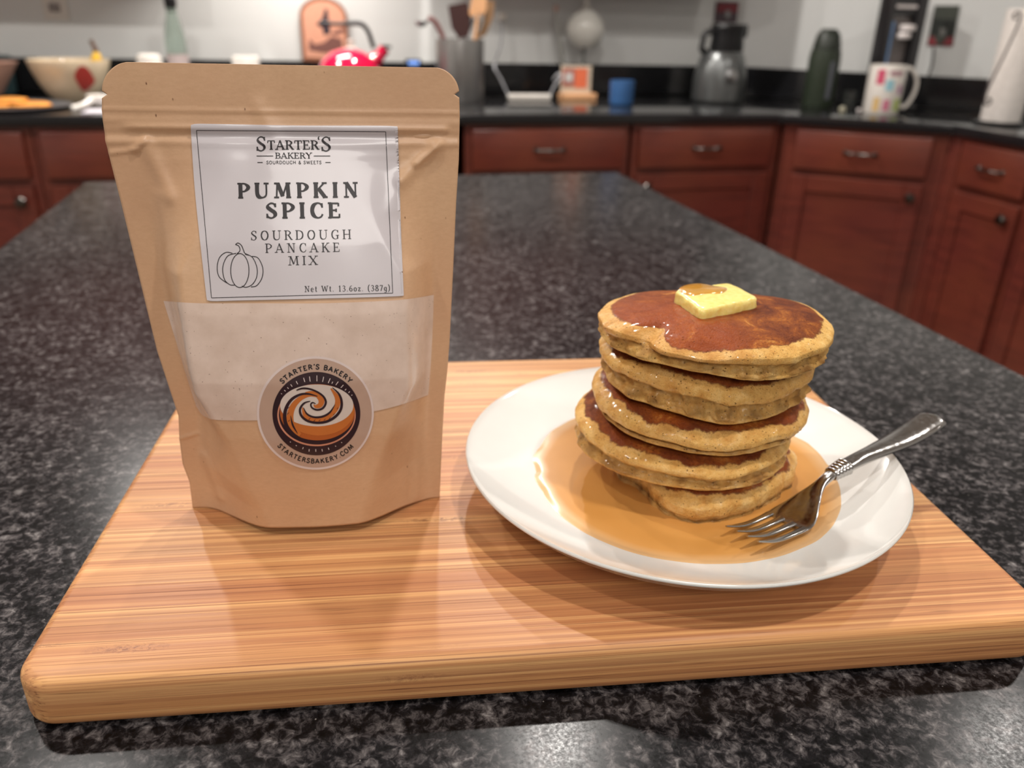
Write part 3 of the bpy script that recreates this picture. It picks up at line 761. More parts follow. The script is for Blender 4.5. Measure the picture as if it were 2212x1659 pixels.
def panel(front):
    V = []; Fc = []; nu, nv = 150, 230
    zs = [j/nv for j in range(nv+1)]
    zs = sorted(set(zs + [((z-ZB)/(ZT-ZB)) for zn in (ZNL, ZNR) for z in (zn-.0016, zn-.0008, zn, zn+.0008, zn+.0016)] + [(ZT-RC*(1-sin(pi/2*k/14))-ZB)/(ZT-ZB) for k in range(15)]))
    for t in zs:
        for i in range(nu+1):
            s_ = i/nu; z0 = zbot(s_); z = z0+(ZT-.00005-z0)*t
            l, r = xl(z), xr(z); x = l+(r-l)*s_
            Y = surf(x, z) if front else yc(z)+.0006+bulge(x, z)*.85
            V.append(W(x, Y, z))
    n = nu+1
    for j in range(len(zs)-1):
        for i in range(nu): Fc.append((j*n+i, j*n+i+1, (j+1)*n+i+1, (j+1)*n+i) if front else (j*n+i, (j+1)*n+i, (j+1)*n+i+1, j*n+i+1))
    o = mesh('front_panel' if front else 'back_panel', V, Fc, KRAFT, pouch)
    md = o.modifiers.new('thickness', 'SOLIDIFY'); md.thickness = .0004; md.offset = -1 if front else -1
    return o
panel(True); panel(False)
# bottom gusset
V = []; Fc = []; nu = 60; nw = 12
for i in range(nu+1):
    s_ = i/nu; z = zbot(s_); l, r = xl(ZB+.001), xr(ZB+.001); x = l+(r-l)*s_
    ya, yb = surf(x, z)+.0006, yc(z)+bulge(x, z)*.85
    for j in range(nw+1):
        t = j/nw; V.append(W(x, ya+(yb-ya)*t, z+.0005+.014*sin(pi*t)*sm(0, .2, s_)*sm(0, .2, 1-s_)))
for i in range(nu):
    for j in range(nw): Fc.append((i*(nw+1)+j, i*(nw+1)+j+1, (i+1)*(nw+1)+j+1, (i+1)*(nw+1)+j))
mesh('bottom_gusset', V, Fc, KRAFT, pouch)

def coons(name, top, right, bottom, left, off, mat, nu=70, nv=46, parent=pouch):
    """patch between four pixel polylines (top/bottom left->right, left/right top->bottom)"""
    def samp(P, n):
        P = catmull(P, 6); L = [0]
        for a, b in zip(P, P[1:]): L.append(L[-1]+sqrt((a[0]-b[0])**2+(a[1]-b[1])**2))
        out = []
        for i in range(n+1):
            q = L[-1]*i/n
            for k in range(len(P)-1):
                if q <= L[k+1]+1e-9:
                    t = (q-L[k])/max(1e-9, L[k+1]-L[k]); out.append((P[k][0]+(P[k+1][0]-P[k][0])*t, P[k][1]+(P[k+1][1]-P[k][1])*t)); break
        return out
    T_, B_, L2, R2 = samp(top, nu), samp(bottom, nu), samp(left, nv), samp(right, nv); V = []; Fc = []
    for j in range(nv+1):
        v = j/nv
        for i in range(nu+1):
            u = i/nu; p = []
            for k in (0, 1):
                p.append((1-v)*T_[i][k]+v*B_[i][k]+(1-u)*L2[j][k]+u*R2[j][k]-((1-u)*(1-v)*T_[0][k]+u*(1-v)*T_[-1][k]+(1-u)*v*B_[0][k]+u*v*B_[-1][k]))
            V.append(pouch_px(p[0], p[1], off))
    n = nu+1
    for j in range(nv):
        for i in range(nu): Fc.append((j*n+i, (j+1)*n+i, (j+1)*n+i+1, j*n+i+1))
    return mesh(name, V, Fc, mat, parent)
w_ = coons('window', [(353, 650), (430, 655), (560, 655), (700, 655), (860, 648), (937, 637)], [(937, 637), (935, 700), (931, 780), (925, 853)],
      [(424, 877), (440, 899), (470, 907), (560, 908), (700, 904), (805, 889), (860, 876), (900, 863), (925, 853)], [(353, 650), (378, 730), (402, 810), (424, 877)], .00032, FLOUR, 110, 60)
w_['label'] = 'clear window with the pale speckled flour mix behind it'
lb = coons('label', [(412, 277), (418, 268), (480, 268), (640, 271), (845, 272), (852, 279)], [(852, 279), (856, 400), (860, 520), (865, 634)],
      [(446, 642), (453, 650), (520, 649), (650, 646), (858, 640), (865, 634)], [(412, 277), (420, 400), (432, 520), (446, 642)], .00075, LABEL, 60, 60)
lb['label'] = 'white paper label with black print'

class Ink:
    """printed marks laid on the pouch surface; input in photo pixels"""
    def __init__(s, off): s.V = []; s.F = []; s.off = off
    def strip(s, P, closed=False):
        """P: (x, y, width)"""
        n0 = len(s.V); m_ = len(P)
        for i in range(m_):
            a = P[i-1] if (closed or i > 0) else P[i]; b = P[(i+1) % m_] if (closed or i < m_-1) else P[i]
            dx_, dy_ = b[0]-a[0], b[1]-a[1]; L = sqrt(dx_*dx_+dy_*dy_) or 1; nx, ny = -dy_/L*P[i][2]/2, dx_/L*P[i][2]/2
            s.V.append(pouch_px(P[i][0]+nx, P[i][1]+ny, s.off)); s.V.append(pouch_px(P[i][0]-nx, P[i][1]-ny, s.off))
        for i in range(m_ if closed else m_-1):
            j = (i+1) % m_; s.F.append((n0+2*i, n0+2*i+1, n0+2*j+1, n0+2*j))
    def line(s, a, b, w, n=10): s.strip([(a[0]+(b[0]-a[0])*i/n, a[1]+(b[1]-a[1])*i/n, w) for i in range(n+1)])
    def disc(s, c, rx, ry, n=96, rings=14, a0=0, r0=0.0, fn=None):
        n0 = len(s.V)
        for j in range(rings+1):
            q = max(r0+(1-r0)*j/rings, .004)
            for i in range(n):
                a = 2*pi*i/n; s.V.append(pouch_px(c[0]+rx*q*cos(a), c[1]+ry*q*sin(a), s.off))
        for j in range(rings):
            for i in range(n):
                k = (i+1) % n; s.F.append((n0+j*n+i, n0+(j+1)*n+i, n0+(j+1)*n+k, n0+j*n+k))
    def make(s, name, mat, parent):
        return mesh(name, s.V, s.F, mat, parent, smooth=True)
# --- stroke letters: cap height 1, y up. T thick stroke, t thin stroke
T, t_ = 'T', 't'
GL = {
 'A': (.86, [[(.08, 0, t_), (.42, 1, t_)], [(.40, 1, T), (.76, 0, T)], [(.20, .33, t_), (.62, .33, t_)]], [(.08, 0), (.76, 0)]),
 'B': (.72, [[(.16, 0, T), (.16, 1, T)], [(.14, .96, t_), (.42, .96, t_), (.60, .76, T), (.42, .53, t_), (.16, .53, t_)], [(.16, .53, t_), (.46, .53, t_), (.66, .28, T), (.46, .04, t_), (.14, .04, t_)]], [(.09, 0, 1), (.09, 1, 1)]),
 'C': (.78, [[(.70, .72, t_), (.62, .92, t_), (.42, .98, t_), (.20, .82, T), (.12, .5, T), (.20, .18, T), (.42, .02, t_), (.62, .08, t_), (.72, .26, t_)], [(.69, .98, t_), (.70, .68, t_)]], []),
 'D': (.84, [[(.16, 0, T), (.16, 1, T)], [(.12, .96, t_), (.42, .96, t_), (.66, .80, T), (.74, .5, T), (.66, .20, T), (.42, .04, t_), (.12, .04, t_)]], [(.09, 0, 1), (.09, 1, 1)]),
 'E': (.70, [[(.16, 0, T), (.16, 1, T)], [(.10, .96, t_), (.60, .96, t_)], [(.16, .51, t_), (.46, .51, t_)], [(.10, .04, t_), (.64, .04, t_)], [(.60, .99, t_), (.60, .76, t_)], [(.64, .01, t_), (.65, .28, t_)], [(.46, .62, t_), (.46, .40, t_)]], [(.09, 0, 1), (.09, 1, 1)]),
 'G': (.84, [[(.72, .74, t_), (.62, .92, t_), (.42, .98, t_), (.20, .82, T), (.12, .5, T), (.20, .18, T), (.42, .02, t_), (.62, .08, t_), (.68, .18, t_)], [(.71, .98, t_), (.72, .70, t_)], [(.68, .42, T), (.68, .04, T)], [(.50, .42, t_), (.82, .42, t_)]], []),
 'H': (.92, [[(.18, 0, T), (.18, 1, T)], [(.74, 0, T), (.74, 1, T)], [(.18, .51, t_), (.74, .51, t_)]], [(.18, 0), (.18, 1), (.74, 0), (.74, 1)]),
 'I': (.40, [[(.2, 0, T), (.2, 1, T)]], [(.2, 0), (.2, 1)]),
 'K': (.86, [[(.18, 0, T), (.18, 1, T)], [(.70, 1, t_), (.20, .42, t_)], [(.36, .58, T), (.74, 0, T)]], [(.18, 0), (.18, 1), (.70, 1), (.74, 0)]),
 'M': (1.08, [[(.16, 0, t_), (.22, 1, t_)], [(.24, 1, T), (.54, .10, T)], [(.54, .10, t_), (.82, 1, t_)], [(.84, 1, T), (.90, 0, T)]], [(.16, 0), (.18, 1), (.88, 1), (.90, 0)]),
 'N': (.92, [[(.18, 0, t_), (.18, 1, t_)], [(.18, 1, T), (.74, 0, T)], [(.74, 0, t_), (.74, 1, t_)]], [(.18, 0), (.16, 1), (.74, 1)]),
 'O': (.88, [[(.44, .98, t_), (.66, .86, T), (.77, .5, T), (.66, .14, T), (.44, .02, t_), (.22, .14, T), (.11, .5, T), (.22, .86, T), (.44, .98, t_)]], []),
 'P': (.72, [[(.18, 0, T), (.18, 1, T)], [(.14, .96, t_), (.44, .96, t_), (.66, .72, T), (.44, .46, t_), (.18, .46, t_)]], [(.18, 0), (.10, 1, 1)]),
 'R': (.82, [[(.18, 0, T), (.18, 1, T)], [(.14, .96, t_), (.42, .96, t_), (.62, .74, T), (.42, .52, t_), (.18, .52, t_)], [(.42, .52, T), (.72, .02, T)]], [(.18, 0), (.10, 1, 1), (.76, 0, 1)]),
 'S': (.66, [[(.56, .76, t_), (.48, .93, t_), (.32, .98, t_), (.16, .88, t_), (.13, .72, T), (.30, .54, T), (.50, .38, T), (.54, .22, T), (.44, .06, t_), (.28, .01, t_), (.12, .10, t_), (.08, .28, t_)], [(.55, .98, t_), (.56, .72, t_)], [(.08, .30, t_), (.08, .01, t_)]], []),
 'T': (.76, [[(.38, 0, T), (.38, 1, T)], [(.06, .96, t_), (.70, .96, t_)], [(.06, .98, t_), (.05, .72, t_)], [(.70, .98, t_), (.71, .72, t_)]], [(.38, 0)]),
 'U': (.90, [[(.18, 1, T), (.18, .32, T), (.28, .08, T), (.48, .02, t_), (.66, .10, t_), (.74, .32, t_), (.74, 1, t_)]], [(.18, 1), (.74, 1)]),
 'W': (1.14, [[(.08, 1, T), (.32, .02, T)], [(.32, .02, t_), (.56, .95, t_)], [(.56, .95, T), (.80, .02, T)], [(.80, .02, t_), (1.04, 1, t_)]], [(.08, 1), (1.04, 1)]),
 'X': (.84, [[(.10, 1, T), (.72, 0, T)], [(.72, 1, t_), (.10, 0, t_)]], [(.10, 0), (.10, 1), (.72, 0), (.72, 1)]),
 'Y': (.80, [[(.08, 1, T), (.40, .48, T), (.40, 0, T)], [(.40, .48, t_), (.72, 1, t_)]], [(.40, 0), (.08, 1), (.72, 1)]),
 "'": (.26, [[(.13, 1.1, T), (.16, .98, T), (.10, .82, t_)]], []),
 '`': (.26, [[(.17, 1.12, t_), (.10, .98, T), (.14, .84, T)]], []),
 '.': (.28, [[(.10, .06, 'D'), (.18, .06, 'D')]], []),
 '-': (.5, [[(.05, .45, t_), (.45, .45, t_)]], []),
 'e': (.56, [[(.10, .36, t_), (.46, .36, t_), (.42, .56, t_), (.28, .66, t_), (.12, .54, T), (.08, .34, T), (.14, .12, T), (.30, .01, t_), (.46, .10, t_)]], []),
 't': (.42, [[(.20, .90, T), (.20, .16, T), (.28, .03, t_), (.38, .08, t_)], [(.06, .64, t_), (.36, .64, t_)]], []),
 'o': (.58, [[(.29, .65, t_), (.45, .52, T), (.49, .33, T), (.45, .14, T), (.29, .01, t_), (.13, .14, T), (.09, .33, T), (.13, .52, T), (.29, .65, t_)]], []),
 'z': (.52, [[(.08, .62, t_), (.44, .62, t_)], [(.42, .62, T), (.10, .03, T)], [(.08, .03, t_), (.46, .03, t_)], [(.45, .03, t_), (.46, .18, t_)], [(.08, .62, t_), (.08, .48, t_)]], []),
 'g': (.56, [[(.44, .64, T), (.44, -.10, T), (.34, -.26, t_), (.20, -.28, t_), (.08, -.20, t_)], [(.44, .50, t_), (.28, .64, t_), (.12, .50, T), (.10, .32, T), (.16, .12, T), (.30, .03, t_), (.44, .16, t_)]], []),
 '1': (.50, [[(.26, 0, T), (.26, 1, T)], [(.08, .80, t_), (.26, .98, t_)]], [(.26, 0)]),
 '3': (.60, [[(.10, .84, t_), (.28, .98, t_), (.48, .80, T), (.34, .56, t_), (.22, .54, t_)], [(.30, .55, t_), (.52, .32, T), (.38, .04, t_), (.20, .01, t_), (.08, .16, t_)]], []),
 '6': (.62, [[(.50, .94, t_), (.26, .86, t_), (.11, .52, T), (.12, .20, T), (.30, .01, t_), (.48, .12, T), (.52, .32, T), (.40, .55, t_), (.24, .54, t_), (.12, .38, t_)]], []),
 '8': (.62, [[(.31, .55, t_), (.14, .68, T), (.16, .90, T), (.31, .98, t_), (.46, .88, T), (.46, .68, T), (.31, .55, t_), (.10, .34, T), (.12, .10, T), (.31, .01, t_), (.50, .10, T), (.52, .32, T), (.31, .55, t_)]], []),
 '7': (.56, [[(.08, .95, t_), (.50, .95, t_)], [(.50, .95, T), (.22, .0, T)], [(.08, .97, t_), (.08, .78, t_)]], []),
 '(': (.38, [[(.32, 1.12, t_), (.14, .82, T), (.10, .45, T), (.14, .10, T), (.32, -.20, t_)]], []),
 ')': (.38, [[(.06, 1.12, t_), (.24, .82, T), (.28, .45, T), (.24, .10, T), (.06, -.20, t_)]], []),
 '&': (.80, [[(.70, .02, T), (.26, .62, T), (.20, .82, T), (.34, .97, t_), (.48, .82, t_), (.40, .64, t_), (.16, .42, T), (.10, .22, T), (.26, .02, t_), (.48, .08, t_), (.66, .44, t_)]], []),
 ' ': (.45, [], []),
}
SANS_DROP = {'C': [1], 'G': [1, 3], 'E': [4, 5, 6], 'S': [1, 2], 'T': [2, 3]}
def text(ink, s_, p0, p1, cap, thick, thin, serif=True, track=.1, up=None, caps=None):
    """lay s_ between the baseline points p0 and p1 (photo pixels); cap in pixels"""
    adv = [GL[ch][0] for ch in s_]; sc = [1.0]*len(s_)
    if caps: sc = [caps.get(i, 1.0) for i in range(len(s_))]
    tot = sum(a*k for a, k in zip(adv, sc))+track*(len(s_)-1)
    L = sqrt((p1[0]-p0[0])**2+(p1[1]-p0[1])**2); ux, uy = (p1[0]-p0[0])/L, (p1[1]-p0[1])/L; kx = L/tot
    vx, vy = up if up else (uy, -ux)
    x = 0
    for i, ch in enumerate(s_):
        w, st, sr = GL[ch]; k = sc[i]; dy_ = -.06*(k-1)*3 if k > 1 else 0
        M_ = lambda a, b: (p0[0]+ux*kx*(x+a*k)+vx*cap*(b*k+dy_), p0[1]+uy*kx*(x+a*k)+vy*cap*(b*k+dy_))
        wd_ = {T: thick*cap, t_: (thin if serif else thick)*cap, 'D': .17*cap}
        for si, P in enumerate(st):
            if not serif and ch in SANS_DROP and si in SANS_DROP[ch]: continue
            Q = [(*M_(a, b), wd_[c]) for a, b, c in P]
            if len(Q) > 2:
                Q = catmull(Q, 7) if not (ch in 'YU' and ch == 'Y') else [q for a, b in zip(Q, Q[1:]) for q in [a, b]]
            else:
                a, b = Q; Q = [(a[0]+(b[0]-a[0])*j/3, a[1]+(b[1]-a[1])*j/3, a[2]+(b[2]-a[2])*j/3) for j in range(4)]
            ink.strip(Q)
        if serif:
            for q in sr:
                hw = .155 if len(q) < 3 else .10; yy = q[1]+(.025 if q[1] == 0 else -.025)
                a, b = M_(q[0]-hw, yy), M_(q[0]+hw, yy); ink.strip([(*a, thin*cap*1.05), (*M_(q[0], yy), thin*cap*1.05), (*b, thin*cap*1.05)])
        x += w*k+track
def arc_text(ink, s_, c, rx, ry, a0, a1, cap, thick, inside=False):
    """sans letters along an ellipse; angles in degrees, 90 = top; letters run from a0 to a1"""
    adv = [GL[ch][0]+.10 for ch in s_]; tot = sum(adv); x = 0
    for i, ch in enumerate(s_):
        w, st, _ = GL[ch]
        def M_(a, b):
            f = (x+a+.05)/tot; an_ = RAD(a0+(a1-a0)*f); r = b*cap*(1 if not inside else -1)
            return (c[0]+(rx+r)*cos(an_), c[1]-(ry+r)*sin(an_))
        for si, P in enumerate(st):
            if ch in SANS_DROP and si in SANS_DROP[ch]: continue
            Q = [(*M_(a, b), thick*cap) for a, b, c_ in P]
            if len(Q) > 2 and ch != 'Y': Q = catmull(Q, 6)
            ink.strip(Q)
        x += adv[i]
def L5(x, y): return (380+x/3.95, 240+y/3.95)                 # label close-up -> photo pixels
ik = Ink(.00090)
fr_ = [L5(175, 165), L5(1790, 177), L5(1850, 1553), L5(303, 1593)]
for a, b in zip(fr_, fr_[1:]+fr_[:1]):
    ik.strip([(a[0]+(b[0]-a[0])*i/30, a[1]+(b[1]-a[1])*i/30, 1.3) for i in range(31)])
ik.make('frame_line', INK, lb)
ik = Ink(.00090)
U = (-.03, -1)
text(ik, 'S', L5(684, 340), L5(772, 340), 122/3.95, .17, .10, True, up=U)
text(ik, 'TARTER', L5(780, 328), L5(1222, 328), 78/3.95, .20, .10, True, .06, up=U)
text(ik, '`', L5(1205, 328), L5(1238, 328), 100/3.95, .12, .07, True, up=U)
text(ik, 'S', L5(1238, 342), L5(1328, 342), 122/3.95, .17, .10, True, up=U)
text(ik, 'BAKERY', L5(848, 405), L5(1160, 405), 50/3.95, .20, .11, True, .05, up=U)
ik.line(L5(688, 383), L5(830, 383), 1.8); ik.line(L5(1175, 383), L5(1317, 383), 1.8)
ik.line(L5(695, 438), L5(740, 438), 1.8); ik.line(L5(1275, 438), L5(1320, 438), 1.8)
text(ik, 'SOURDOUGH & SWEETS', L5(772, 452), L5(1243, 452), 28/3.95, .17, .17, False, .10, up=U)
ik.make('bakery_name', INK, lb)
ik = Ink(.00090)
text(ik, 'PUMPKIN', L5(528, 742), L5(1558, 735), 126/3.95, .27, .12, True, .30, up=U)
text(ik, 'SPICE', L5(768, 914), L5(1404, 912), 130/3.95, .26, .12, True, .26, up=U)
text(ik, 'SOURDOUGH', L5(638, 1102), L5(1498, 1091), 80/3.95, .14, .07, True, .32, up=U)
text(ik, 'PANCAKE', L5(762, 1209), L5(1398, 1200), 78/3.95, .14, .07, True, .36, up=U)
text(ik, 'MIX', L5(958, 1315), L5(1210, 1310), 76/3.95, .15, .07, True, .26, up=U)
text(ik, 'Net Wt. 13.6oz. (387g)', L5(1098, 1543), L5(1828, 1533), 50/3.95, .14, .08, True, .17, up=U)
ik.make('product_text', INK, lb)
ik = Ink(.00090)
def crv(P, w): ik.strip([(*L5(x, y), w) for x, y in catmull(P, 10)])
ik.strip([(*L5(545+78*cos(a), 1360+145*sin(a)), 1.7) for a in [2*pi*i/60 for i in range(60)]], closed=True)
crv([(515, 1213), (440, 1238), (400, 1330), (412, 1430), (455, 1478), (500, 1485)], 1.7)
crv([(482, 1212), (425, 1206), (372, 1250), (352, 1335), (370, 1415), (437, 1468)], 1.7)
crv([(590, 1222), (650, 1245), (690, 1330), (690, 1410), (655, 1475), (600, 1503), (562, 1492)], 1.7)
crv([(650, 1238), (702, 1255), (740, 1335), (735, 1420), (690, 1488), (640, 1500)], 1.7)
crv([(508, 1138), (530, 1125), (558, 1145), (576, 1185), (588, 1212), (622, 1228)], 1.8)
crv([(508, 1138), (535, 1150), (547, 1180), (538, 1202), (520, 1216)], 1.8)
ik.make('pumpkin_drawing', INK, lb)

# --- round sticker
def C6(x, y): return (540+x/6.38, 760+y/6.38)
SC = C6(901, 843)
Ms = {k: plain('sticker_'+k, v, .3, coat=.35, noise_amt=.02, scale=200) for k, v in dict(white=(222, 205, 200), tan=(188, 158, 140), dark=(48, 28, 34), cream=(214, 200, 190), orange=(196, 112, 50), salmon=(214, 146, 118), crust=(176, 92, 40)).items()}
st_ = None
i0 = Ink(.00045); i0.disc(SC, 806/6.38, 781/6.38); st_ = i0.make('round_sticker', Ms['white'], pouch); st_['label'] = 'round sticker with a swirled bun emblem'
def ell(off, c, rx, ry, mat, name): 
    k = Ink(off); k.disc(C6(*c), rx/6.38, ry/6.38); return k.make(name, Ms[mat], st_)
ell(.00052, (903, 845), 776, 750, 'tan', 'sticker_ground')
ell(.00059, (915, 852), 606, 575, 'dark', 'sticker_disc')
k = Ink(.00066); k.disc(C6(917, 872), 540/6.38, 428/6.38); k.make('bun_outline', Ms['salmon'], st_)
k = Ink(.00073); k.disc(C6(920, 868), 522/6.38, 410/6.38); k.make('bun_dark_rim', Ms['dark'], st_)  # dark rim printed round the bun
k = Ink(.00080); k.disc(C6(930, 832), 516/6.38, 388/6.38); k.make('bun_crust', Ms['crust'], st_)
k = Ink(.00084); k.disc(C6(950, 800), 490/6.38, 352/6.38); k.make('bun_orange_body', Ms['orange'], st_)  # orange body printed inside the crust
k = Ink(.00087); k.disc(C6(920, 738), 505/6.38, 288/6.38); k.make('bun_icing', Ms['cream'], st_)
def band(ink, P, W_): 
    Q = [(*C6(x, y), w/6.38) for (x, y), w in zip(P, W_)]; ink.strip(catmull(Q, 9))
k = Ink(.00094)
band(k, [(760, 560), (850, 560), (935, 600), (985, 670), (965, 735), (905, 752), (880, 725)], [10, 40, 70, 80, 70, 45, 10])
band(k, [(930, 622), (820, 598), (700, 640), (600, 740), (555, 860), (560, 980), (620, 1090), (690, 1150)], [12, 40, 62, 80, 92, 100, 100, 60])
band(k, [(722, 765), (760, 880), (880, 938), (1020, 925), (1130, 850), (1200, 740), (1200, 630), (1115, 505)], [14, 50, 62, 66, 70, 76, 66, 20])
k.make('cinnamon_swirl', Ms['orange'], st_)
k = Ink(.00101)
band(k, [(640, 530), (720, 505), (820, 512), (930, 555), (1015, 620), (1045, 700), (1005, 775), (930, 800), (860, 775), (838, 728), (862, 700), (905, 716)], [16, 26, 26, 26, 28, 30, 30, 28, 24, 22, 20, 10])
band(k, [(930, 612), (800, 580), (690, 590), (575, 655), (500, 770), (478, 900), (505, 1020), (590, 1130), (700, 1190)], [10, 26, 32, 40, 46, 50, 52, 46, 16])
band(k, [(830, 680), (745, 710), (690, 790), (708, 880), (790, 950), (920, 978), (1060, 960), (1180, 890), (1252, 790), (1262, 680), (1225, 580), (1135, 492)], [12, 26, 32, 34, 34, 34, 36, 38, 38, 34, 28, 10])
band(k, [(738, 770), (785, 855), (880, 900), (1000, 892), (1100, 835), (1172, 725)], [8, 24, 28, 30, 26, 6])
band(k, [(560, 880), (590, 1010), (655, 1125)], [6, 26, 8])
rnd = random.Random(4)
for (x, y, a) in [(540, 700, -.5), (520, 780, -.7), (515, 860, -.9), (530, 960, -1.1), (810, 935, .9), (880, 955, .9), (950, 955, .9), (1020, 945, .9), (1090, 925, .9), (1150, 870, 1.1), (1200, 790, 1.3)]:
    band(k, [(x, y), (x+26*cos(a)+8, y-40*sin(a) if False else y-26)], [10, 3])
k.make('swirl_outline', Ms['dark'], st_)
k = Ink(.00068)
for x, y, x2, y2 in [(430, 572, 440, 584), (472, 527, 490, 545), (515, 490, 532, 508), (560, 448, 582, 480), (636, 404, 658, 446), (738, 358, 756, 416), (820, 340, 830, 410), (922, 326, 922, 406), (1016, 344, 1000, 414), (1106, 366, 1078, 430), (1140, 412, 1128, 440), (1216, 412, 1182, 458), (1288, 456, 1252, 496), (1326, 512, 1308, 530), (1376, 546, 1358, 566), (1410, 592, 1398, 602),
                     (552, 1238, 562, 1248), (632, 1286, 642, 1298), (736, 1316, 724, 1340), (816, 1340, 814, 1374), (906, 1342, 908, 1376), (992, 1340, 998, 1374), (1080, 1322, 1088, 1350), (1176, 1294, 1184, 1306), (1258, 1246, 1268, 1254)]:
    k.line(C6(x, y), C6(x2, y2), 1.5, 2)
o = k.make('light_ticks', Ms['white'], st_); o['kind'] = 'stuff'
k = Ink(.00060)
arc_text(k, "STARTER'S BAKERY", C6(915, 850), 625/6.38, 610/6.38, 138.5, 42.5, 66/6.38, .24)
arc_text(k, "STARTERSBAKERY.COM", C6(910, 848), 706/6.38, 690/6.38, 220.5, 318.5, 62/6.38, .23, inside=True)
o = k.make('sticker_text', INK, st_); o['kind'] = 'stuff'

# ------------------------------------------------------------------ things on the far worktops
def ellpt(c, r, z): return (c[0], c[1], z)
def lathe_thing(name, label, cat, px, Y, base, prof, mat, n=32, root=None, part=None):
    """prof radii and heights in metres above the worktop, centred under pixel column px"""
    p = at_y(px[0], px[1], Y); c = (p.x, Y, base)
    if root is None:
        o = B().lathe(prof, c, n).make(name, mat); return tag(o, label, cat)
    return B().lathe(prof, c, n).make(part or name, mat, root)
def xz(px, py, Y): p = at_y(px, py, Y); return p.x, p.z
M2 = lambda x, y, z=0: Matrix.Translation((x, y, z))
ZW = ZI+.0005
# wall outlet upper left
x0, _ = xz(100, 20, YB); x1, zb = xz(155, 44, YB)
r = empty('wall_outlet', ((x0+x1)/2, YB-.004, zb), 'white wall plate high on the wall above the cream bowl', 'outlet')
B().box(x0-.010, x1-.006, YB-.008, YB-.0005, zb, zb+.125, .003).make('wall_plate', WHITE, r)
for k in (.028, .078): B().box((x0+x1)/2-.028, (x0+x1)/2+.010, YB-.0105, YB-.0085, zb+k, zb+k+.03, .004).make('socket', plain('socket_grey', (150, 142, 140), .4), r)
# cream bowl with a red leaf
Yb = 3.24; xa, za = xz(58, 130, Yb); xb, zb = xz(237, 135, Yb); cx = (xa+xb)/2; R = (xb-xa)/2; hb = za-ZW+.004
CREAM = plain('cream_glaze', (206, 188, 160), .3, coat=.3)
prof = [(R*.50, 0), (R*.52, .004), (R*.60, hb*.10), (R*.80, hb*.42), (R*.93, hb*.74), (R, hb*.98), (R*.995, hb), (R*.965, hb*.99), (R*.88, hb*.72), (R*.72, hb*.38), (R*.48, hb*.12), (.001, hb*.09)]
r = empty('mixing_bowl', (cx, Yb, ZW), 'large cream bowl with a red leaf painted on its side', 'bowl')
B().lathe(prof, (cx, Yb, ZW), 48).make('bowl_body', CREAM, r)
V = []; Fc = []; nl = 16
for i in range(nl+1):
    t = i/nl; a = -pi/2 + .30+.62*t; w = .34*sin(pi*t**.8)
    for s_ in (-1, -.6, -.2, .2, .6, 1):
        h = hb*(.52+.12*(1-t)+w*s_*.9); rr_ = interp([(0, R*.55), (hb*.10, R*.60), (hb*.42, R*.80), (hb*.74, R*.93), (hb, R)], h)+.0015
        V.append((cx+rr_*cos(a), Yb+rr_*sin(a), ZW+h))
for i in range(nl):
    for j in range(5): Fc.append((6*i+j, 6*i+j+1, 6*i+j+7, 6*i+j+6))
mesh('painted_leaf', V, Fc, plain('leaf_red', (170, 60, 52), .35), r)
# bananas in the bowl
BAN = plain('banana_yellow', (214, 170, 50), .5); STM = plain('banana_stem', (92, 66, 52), .7)
xs, zs = xz(206, 118, Yb+.03); xt, zt = xz(200, 88, Yb+.03)
r = empty('banana', (xs, Yb+.03, ZW+hb*.3), 'yellow banana whose brown stem sticks up out of the cream bowl', 'banana')
B().tube(catmull([(xs-.11, Yb+.03, ZW+hb*.40), (xs-.05, Yb+.03, ZW+hb*.52), (xs-.005, Yb+.03, zs-.03), (xs+.004, Yb+.03, zs+.008)], 6), [.010]+[.018]*14+[.016, .014, .012, .010], 10).make('banana_fruit', BAN, r)
B().tube(catmull([(xs+.004, Yb+.03, zs+.006), (xs+.002, Yb+.03, zs+.02), (xt-.006, Yb+.03, zt+.002)], 4), [.0085]*5+[.007]*3+[.0085], 8).make('stem', STM, r)
# pink bowl, teal lid at the far left
Yp = 3.30; xr_, zr_ = xz(36, 134, Yp); R = .12
r = B().lathe([(.04, 0), (.045, .004), (.062, .03), (.09, (zr_-ZW)*.6), (R, zr_-ZW), (R-.004, zr_-ZW), (.085, (zr_-ZW)*.6), (.05, .03), (.001, .012)], (xr_-R, Yp, ZW), 36).make('small_bowl', plain('pink_clay', (178, 140, 124), .5))
tag(r, 'dusty pink bowl cut by the left edge of the picture', 'bowl')
Yq = 3.50; xr_, zr_ = xz(22, 121, Yq)
r = B().lathe([(.07, 0), (.075, .006), (.08, zr_-ZW-.01), (.078, zr_-ZW), (.06, zr_-ZW+.002), (.001, zr_-ZW+.003)], (xr_-.08, Yq, ZW), 36).make('storage_tin', plain('teal_tin', (58, 84, 88), .4))
tag(r, 'dark teal round tin behind the pink bowl at the left edge', 'tin')
